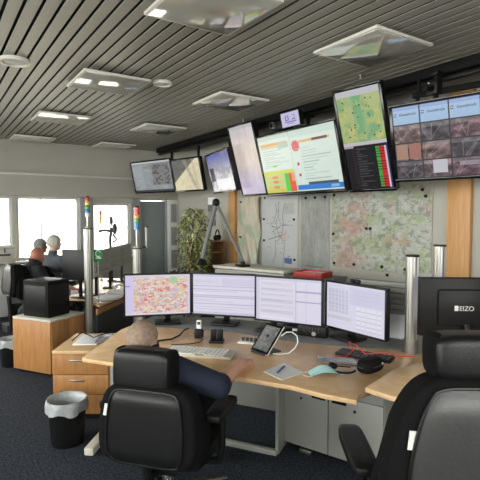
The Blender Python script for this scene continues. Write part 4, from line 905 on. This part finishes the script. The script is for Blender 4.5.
# ------------------------------------------------------------------ swivel chairs
def swivel_chair(name, label, loc, az, seat_z, back_z, head_z, arm_z, recline=.10, wide=.28, group='high-backed swivel chairs', headrest=True, tagged=True, top_w=.62, panel='leather_lit', head_dx=0., head_w=.168, arm_y=.04, bol=.80, arm_l=.135):
    # local: the chair faces +Y, origin on the floor under the seat
    t = T(name, label, 'chair', loc, -az, group)
    b0, b1 = back_z; zc, hz = (b0+b1)/2, (b1-b0)/2
    def wid(z): k = (z+1)/2; return 1-(1-top_w)*max(0, (k-.45)/.55)**1.6-.14*max(0, (.3-k)/.3)**2
    def shp(x, y, z): return (x*wid(z), y-recline*0, z)
    Rr = rotm(recline, 0, 0); cb = Vector((0, -.235, zc))
    bk = MB().ell(cb, (wide, .075, hz), .35, .30, n=48, m=26, R=Rr, fn=shp).build('backrest', 'chair_fabric', t, angle=60)
    def onback(x, z, off): return cb + Rr @ Vector((x*wide*wid(z), -.075+off, z*hz))
    # rear leather panel and its piping
    mb = MB(); nx, nz_ = 20, 22; vs = []; fs = []
    pw = .76
    def pmap(i, j):
        xx_, zz_ = -1+2*i/nx, -1+2*j/nz_
        zz2 = zz_*.90; rr = (1-.10*abs(zz_)**8)
        return xx_*pw*rr, zz2*(1-.05*abs(xx_)**6)
    for off in (-.012, .03):
        for j in range(nz_+1):
            for i in range(nx+1):
                a_, b_ = pmap(i, j); e_ = max(abs(-1+2*i/nx), abs(-1+2*j/nz_)); o_ = off + (.010*max(0, e_-.8)/.2 if off < 0 else 0)
                vs.append(onback(a_, b_, o_ + (.02*(max(abs(b_)-.55, 0)/.45)**2)))
    q = (nx+1)*(nz_+1)
    for j in range(nz_):
        for i in range(nx): a0 = j*(nx+1)+i; fs += [(a0, a0+1, a0+nx+2, a0+nx+1), (q+a0, q+a0+nx+1, q+a0+nx+2, q+a0+1)]
    mb.add(vs, fs).build('rear_panel', panel, t, angle=70)
    loop = [pmap(i, 0) for i in range(nx)]+[pmap(nx, j) for j in range(nz_)]+[pmap(nx-i, nz_) for i in range(nx)]+[pmap(0, nz_-j) for j in range(nz_)]
    MB().tube([onback(a_, b_, -.006+.02*(max(abs(b_)-.55, 0)/.45)**2) for a_, b_ in loop], .0055, 6, True).build('piping', 'leather', t)
    # front cushion with bolsters
    MB().ell(cb+Vector((0, .07, .0)), (wide*.70, .06, hz*.92), .4, .4, n=36, m=18, R=Rr, fn=shp).build('back_cushion', 'leather', t)
    for s_ in (-1, 1):
        MB().ell(cb+Vector((s_*wide*.84, .05, -hz*(1-bol)-.02)), (.058, .095, hz*bol), .75, .7, n=24, m=16, R=Rr, fn=lambda x, y, z: (x-s_*.9*max(0, z)**1.5, y, z)).build('bolster', 'chair_fabric', t)
    if headrest:
        h0, h1 = head_z; hc = cb + Rr @ Vector((head_dx, .015, (h0+h1)/2-zc)); 
        MB().ell(hc, (head_w, .07, (h1-h0)/2), .38, .30, n=40, m=18, R=Rr).build('headrest', 'leather', t, angle=60)
        hr = t.children[-1]
        for s_ in (-1, 1): MB().ell(hc+Vector((s_*(head_w-.018), .012, 0)), (.025, .062, (h1-h0)/2*.95), .5, .5, n=16, m=12, R=Rr).build('headrest_end', 'chair_fabric', t)
        for s_ in (-1, 1): MB().cyl(cb+Rr @ Vector((head_dx+s_*.08, .02, h0-zc-.10)), cb+Rr @ Vector((head_dx+s_*.08, .02, h0-zc+.05)), .010).build('headrest_post', 'chrome', t)
    if tagged:
        p_ = onback(-pw-.045, .36, -.002); MB().box((0, 0, 0), (.022, .004, .058), rotm(recline, .15, .25)).build('label_tag', 'white_plastic', t, loc=p_)
    # seat, arms, column, star base
    MB().ell((0, .02, seat_z-.045), (.255, .26, .058), .45, .40, n=40, m=12).build('seat', 'leather', t)
    B('mechanism', (0, -.02, seat_z-.125), (.20, .28, .06), 'black_plastic', t, bevel=.01)
    MB().tube([(0, -.12, seat_z-.13), (0, -.27, seat_z-.11), (0, -.30, b0+.05), (0, -.27, zc-.02)], .024, 8).build('back_bracket', 'black_plastic', t)
    for s_ in (-1, 1):
        ar = MB().ell((s_*.30, arm_y, arm_z-.018), (.052, arm_l, .026), .5, .45, n=28, m=10).build('armrest', 'black_plastic', t)
        MB().tube([(s_*.30, -.01, arm_z-.03), (s_*.30, -.02, seat_z-.02), (s_*.29, -.03, seat_z-.10), (s_*.10, -.03, seat_z-.125)], .020, 8).build('arm_post', 'black_plastic', ar)
    MB().cyl((0, 0, .12), (0, 0, seat_z-.15), .028).build('gas_lift', 'chrome', t)
    MB().cyl((0, 0, .075), (0, 0, .16), .05, .045, n=20).build('hub', 'chrome', t)
    for k in range(5):
        a_ = 2*PI*k/5+PI/2+PI/5; e = Vector((math.cos(a_), math.sin(a_), 0)); lg = MB().tube([e*.03+Vector((0, 0, .14)), e*.19+Vector((0, 0, .125)), e*.37+Vector((0, 0, .088))], [.026, .022, .016], 8).build('base_leg', 'chrome', t)
        MB().cyl(e*.37+Vector((-.02*e.y, .02*e.x, .03)), e*.37-Vector((-.02*e.y, .02*e.x, -.03)), .030, n=16).build('caster', 'black_plastic', lg)
    return t
AZ1 = math.radians(50)
f1 = Vector((math.sin(AZ1), math.cos(AZ1), 0)); r1 = Vector((math.cos(AZ1), -math.sin(AZ1), 0))
bc1 = Vector((.885, 2.17, 0)); sc1 = bc1 + f1*.25
swivel_chair('swivel_chair', 'black leather swivel chair with the cropped-haired man in it', (sc1.x+.0, sc1.y-.03, 0), AZ1, .47, (.42, .82), (.775, .99), .665, recline=-.06, wide=.265, top_w=.86, panel='leather', head_dx=-.045, head_w=.155, arm_y=-.02, bol=.86, arm_l=.155)
AZ3 = math.radians(36); bc3 = Vector((1.426, .80, 0)); f3 = Vector((math.sin(AZ3), math.cos(AZ3), 0)); sc3 = bc3+f3*.25
swivel_chair('swivel_chair', 'empty black leather swivel chair in the right foreground', (sc3.x, sc3.y, 0), AZ3, .50, (.56, 1.145), (1.125, 1.275), .755, recline=-.06, wide=.295, head_dx=.04, arm_y=.09, bol=.62, arm_l=.19)

# ------------------------------------------------------------------ people
def capsule(mb, p0, r0, p1, r1, n=14):
    mb.cyl(p0, p1, r0, r1, n); mb.ell(p0, (r0, r0, r0), n=n, m=8); mb.ell(p1, (r1, r1, r1), n=n, m=8)
def person(label, J, az, head, hz_tilt, shirt, skin, hair, hair_fn, voxel=.007, sleeve='short', hands=True, hs=1.0, arm_r=.060):
    base = Vector((J['pelvis'][0], J['pelvis'][1], 0))
    t = T('person', label, 'person', tuple(base)); segs = []
    mb = MB(); F = Vector((math.sin(az), math.cos(az), 0)); Rg = Vector((math.cos(az), -math.sin(az), 0))
    V = {k: Vector(v)-base for k, v in J.items()}
    def cap(a, ra, b, rb, tg): capsule(mb, V[a] if isinstance(a, str) else a, ra, V[b] if isinstance(b, str) else b, rb); segs.append((V[a] if isinstance(a, str) else a, V[b] if isinstance(b, str) else b, (ra+rb)/2, tg))
    # torso: flattened ellipsoids along the spine
    RT = Matrix((Rg, F, Vector((0, 0, 1)))).transposed()
    sp = [V['pelvis'], V['pelvis'].lerp(V['neck'], .35), V['pelvis'].lerp(V['neck'], .68)]
    for p, r in zip(sp, ((.165, .125, .12), (.155, .115, .15), (.175, .115, .14))): mb.ell(p, r, R=RT)
    segs.append((V['pelvis'], V['pelvis'].lerp(V['neck'], .12), .15, 'trousers')); segs.append((V['pelvis'].lerp(V['neck'], .2), V['pelvis'].lerp(V['neck'], .86), .15, 'shirt'))
    for s_ in ('l', 'r'):
        cap(V['pelvis'].lerp(V['neck'], .84), .075, 'sh_'+s_, .062, 'shirt')
        sl = V['sh_'+s_].lerp(V['el_'+s_], .85)
        cap('sh_'+s_, arm_r, 'el_'+s_, arm_r*.84, 'shirt'); cap('el_'+s_, .047, 'wr_'+s_, .034, 'skin' if sleeve == 'short' else 'shirt')
        cap(V['pelvis']+Rg*(.085 if s_ == 'r' else -.085), .088, 'kn_'+s_, .060, 'trousers'); cap('kn_'+s_, .058, 'an_'+s_, .040, 'trousers')
        an_ = V['an_'+s_]; cap(an_-Vector((0, 0, .02)), .038, an_+F*.15-Vector((0, 0, .035)), .032, 'shoe')
        if hands:
            wr = V['wr_'+s_]; hd_ = V['ha_'+s_]; d_ = (hd_-wr).normalized(); side = d_.cross(Vector((0, 0, 1))).normalized(); upv = side.cross(d_)
            pc = wr+d_*.05; RH = Matrix((side, d_, upv)).transposed()
            mb.ell(pc, (.044, .054, .021), .7, .8, R=RH); segs.append((wr, pc+d_*.03, .03, 'skin'))
            for k, (off, ln) in enumerate(((-.030, .066), (-.010, .076), (.011, .072), (.031, .056))):
                a0 = pc+d_*.040+side*off; a1 = a0+d_*ln*.55+side*off*.20+upv*.008; a2 = a1+d_*ln*.34-upv*.024; a3 = a2-d_*ln*.02-upv*.018
                capsule(mb, a0, .0105, a1, .0098, 10); capsule(mb, a1, .0098, a2, .0088, 10); capsule(mb, a2, .0088, a3, .0080, 10); segs.append((a0, a3, .009, 'skin'))
            ts = -1 if s_ == 'r' else 1
            b0_ = pc-d_*.02+side*ts*.034; b1_ = b0_+d_*.038+side*ts*.022-upv*.006; b2_ = b1_+d_*.032+side*ts*.004-upv*.008
            capsule(mb, b0_, .013, b1_, .0105, 10); capsule(mb, b1_, .0105, b2_, .0085, 10); segs.append((b0_, b2_, .01, 'skin'))
    # neck and head
    hc = Vector(head)-base
    az_h = az+hz_tilt; Fh = Vector((math.sin(az_h), math.cos(az_h), 0)); Rh = Vector((math.cos(az_h), -math.sin(az_h), 0)); RH = Matrix((Rh, Fh, Vector((0, 0, 1)))).transposed()
    cap('neck', .062, hc-Fh*.02-Vector((0, 0, .07*hs)), .055, 'skin')
    def hp(x, y, z): return hc + RH @ (Vector((x, y, z))*hs)
    mb.ell(hp(0, -.012, .022), (.078*hs, .098*hs, .095*hs), R=RH); mb.ell(hp(0, .022, -.045), (.062*hs, .072*hs, .075*hs), R=RH); mb.ell(hp(0, .060, -.092), (.030*hs, .030*hs, .026*hs), R=RH)
    capsule(mb, hp(0, .088, .008), .010*hs, hp(0, .108, -.032), .015*hs, 10); mb.ell(hp(0, .076, .028), (.05*hs, .018*hs, .012*hs), R=RH); mb.ell(hp(0, .084, -.064), (.026*hs, .012*hs, .008*hs), R=RH); mb.ell(hp(0, .082, -.074), (.022*hs, .012*hs, .008*hs), R=RH)
    for s_ in (-1, 1): mb.ell(hp(s_*.080, -.012, -.012), (.010*hs, .020*hs, .034*hs), R=RH)
    segs.append((hp(0, 0, .03), hp(0, .02, -.06), .08, 'head'))
    me = bpy.data.meshes.new('body'); me.from_pydata(mb.v, [], mb.f)
    tmp = bpy.data.objects.new('body', me); COL.objects.link(tmp)
    md = tmp.modifiers.new('r', 'REMESH'); md.mode = 'VOXEL'; md.voxel_size = voxel
    ms = tmp.modifiers.new('s', 'SMOOTH'); ms.iterations = 4; ms.factor = .5
    dg = bpy.context.evaluated_depsgraph_get(); bm_ = bpy.data.meshes.new_from_object(tmp.evaluated_get(dg))
    COL.objects.unlink(tmp); bpy.data.objects.remove(tmp)
    bm_.name = 'body'; bm_.materials.clear(); bm_.materials.append(MATS[skin]); bm_.polygons.foreach_set('use_smooth', [True]*len(bm_.polygons))
    o = bpy.data.objects.new('body', bm_); COL.objects.link(o); o.parent = t
    # clothing: the covered regions of the body, lifted a few millimetres
    nv_ = len(bm_.vertices); co = np.empty(nv_*3); bm_.vertices.foreach_get('co', co); co = co.reshape(-1, 3)
    nr = np.empty(nv_*3); bm_.vertices.foreach_get('normal', nr); nr = nr.reshape(-1, 3)
    dist = []
    for a, b, r, tg in segs:
        a_, b_ = np.array(a), np.array(b); ab = b_-a_; tt = np.clip(((co-a_)@ab)/(ab@ab+1e-9), 0, 1); dist.append(np.linalg.norm(co-(a_+tt[:, None]*ab), axis=1)-r)
    near = np.argmin(np.array(dist), 0); tags = np.array([s[3] for s in segs])[near]
    polys = [tuple(p.vertices) for p in bm_.polygons]
    def cloth(name, sel, m, off):
        fs = [p for p in polys if all(sel[i] for i in p)]
        if not fs: return
        ids = sorted({i for p in fs for i in p}); mp_i = {i: k for k, i in enumerate(ids)}
        mm = bpy.data.meshes.new(name); vs = co[ids]+nr[ids]*off; mm.from_pydata(vs.tolist(), [], [[mp_i[i] for i in p] for p in fs])
        mm.polygons.foreach_set('use_smooth', [True]*len(fs)); mm.materials.append(MATS[m]); c = bpy.data.objects.new(name, mm); COL.objects.link(c); c.parent = t
        so = c.modifiers.new('thickness', 'SOLIDIFY'); so.thickness = .003; so.offset = -1
        return c
    cloth('shirt', tags == 'shirt', shirt, .010); cloth('trousers', tags == 'trousers', 'trousers', .009); cloth('shoes', tags == 'shoe', 'black_plastic', .008)
    loc_h = (co-np.array(hc)) @ np.array(RH) / hs
    if hair_fn is not None: cloth('hair', (tags == 'head') & hair_fn(loc_h), hair, .004 if hair == 'hair_cropped' else .014)
    for s_ in (-1, 1):
        e = MB().ell(hp(s_*.031, .074, .008), (.0125*hs,)*3, n=14, m=10).build('eye', 'eye_white', t); MB().ell(hp(s_*.031, .0835, .008), (.006*hs, .004*hs, .006*hs), R=RH, n=12, m=8).build('iris', 'iris', e)
    return t
def P2(b, f, r): return b + f1*f + r1*r
pel = sc1 + f1*(-.02)
J1 = dict(pelvis=(pel.x-.01, pel.y+.02, .52), neck=(1.005, 2.375, .865), sh_r=(1.055, 2.235, .845), sh_l=(.945, 2.455, .745),
          el_r=(1.245, 2.075, .762), wr_r=(1.47, 2.215, .795), ha_r=(1.56, 2.285, .785),
          el_l=(.985, 2.56, .615), wr_l=(1.12, 2.64, .60), ha_l=(1.20, 2.66, .58),
          kn_r=(1.47, 2.56, .50), an_r=(1.52, 2.62, .10), kn_l=(1.28, 2.78, .50), an_l=(1.33, 2.84, .10))
person('man with cropped hair and navy shirt seated at the main desk', J1, AZ1, (.965, 2.405, .965), .1, 'navy_shirt', 'skin', 'hair_cropped', lambda q: (q[:, 2] > .012+.55*np.clip(q[:, 1], -.02, 1)) | ((q[:, 1] < -.04) & (q[:, 2] > -.06)), voxel=.0055, arm_r=.068)
AZ2 = math.radians(80); f2 = Vector((math.sin(AZ2), math.cos(AZ2), 0)); r2 = Vector((math.cos(AZ2), -math.sin(AZ2), 0)); b2 = Vector((1.0, 6.08, 0))
def seated(b, f, r, zs=.50, lean=.0, hand_r=None, hand_l=None, sh=.98):
    pt = lambda ff, rr, z: tuple(b+f*ff+r*rr+Vector((0, 0, z)))
    J = dict(pelvis=pt(0, 0, zs+.02), neck=pt(lean, 0, sh+.07), sh_r=pt(lean-.01, .19, sh), sh_l=pt(lean-.01, -.19, sh), el_r=pt(lean+.12, .25, .76), el_l=pt(lean+.12, -.25, .76), wr_r=pt(lean+.34, .20, .77), wr_l=pt(lean+.34, -.2, .77), ha_r=pt(lean+.45, .18, .76), ha_l=pt(lean+.45, -.18, .76),
             kn_r=pt(.42, .11, zs), kn_l=pt(.42, -.11, zs), an_r=pt(.45, .11, .10), an_l=pt(.45, -.11, .10))
    return J
J2 = seated(b2, f2, r2, .46, .06, sh=1.0)
J2['el_r'] = (1.17, 5.86, .80); J2['wr_r'] = (1.38, 5.83, .80); J2['ha_r'] = (1.47, 5.80, .77)
person('bald man in black shirt seated at the far workstation', J2, AZ2, tuple(b2+f2*.10+Vector((0, 0, 1.155))), -.9, 'black_shirt', 'skin_tan', 'hair_grey', None, voxel=.009)
swivel_chair('swivel_chair', 'black swivel chair under the bald man at the far workstation', (b2.x+.06, b2.y+.02, 0), AZ2, .42, (.70, 1.09), (0, 0), .66, recline=-.08, wide=.20, headrest=False, tagged=False)
b3 = Vector((1.55, 7.56, 0)); AZ4 = math.radians(60); f4 = Vector((math.sin(AZ4), math.cos(AZ4), 0)); r4 = Vector((math.cos(AZ4), -math.sin(AZ4), 0))
person('person with pale hair and grey top seated against the window', seated(b3, f4, r4, .50, .04, sh=.99), AZ4, tuple(b3+f4*.08+Vector((0, 0, 1.235))), .2, 'grey_shirt', 'skin_fair', 'hair_blond', lambda q: (q[:, 2] > .03) | (q[:, 1] < .0), voxel=.012, sleeve='long')
swivel_chair('swivel_chair', 'black swivel chair under the pale-haired person by the window', (b3.x, b3.y, 0), AZ4, .46, (.50, .92), (0, 0), .66, recline=-.06, wide=.24, headrest=False, tagged=False)
b5 = Vector((1.53, 8.38, 0)); AZ5 = math.radians(75); f5 = Vector((math.sin(AZ5), math.cos(AZ5), 0)); r5 = Vector((math.cos(AZ5), -math.sin(AZ5), 0))
person('grey-haired person half hidden behind the bald man, by the window', seated(b5, f5, r5, .46, .03, sh=.90), AZ5, tuple(b5+f5*.04+Vector((0, 0, 1.15))), .1, 'grey_shirt', 'skin_tan', 'hair_grey', lambda q: (q[:, 2] > .03) | (q[:, 1] < .0), voxel=.012, sleeve='long')
swivel_chair('swivel_chair', 'black swivel chair under the grey-haired person by the window', (b5.x, b5.y, 0), AZ5, .42, (.46, .88), (0, 0), .64, recline=-.06, wide=.24, headrest=False, tagged=False)
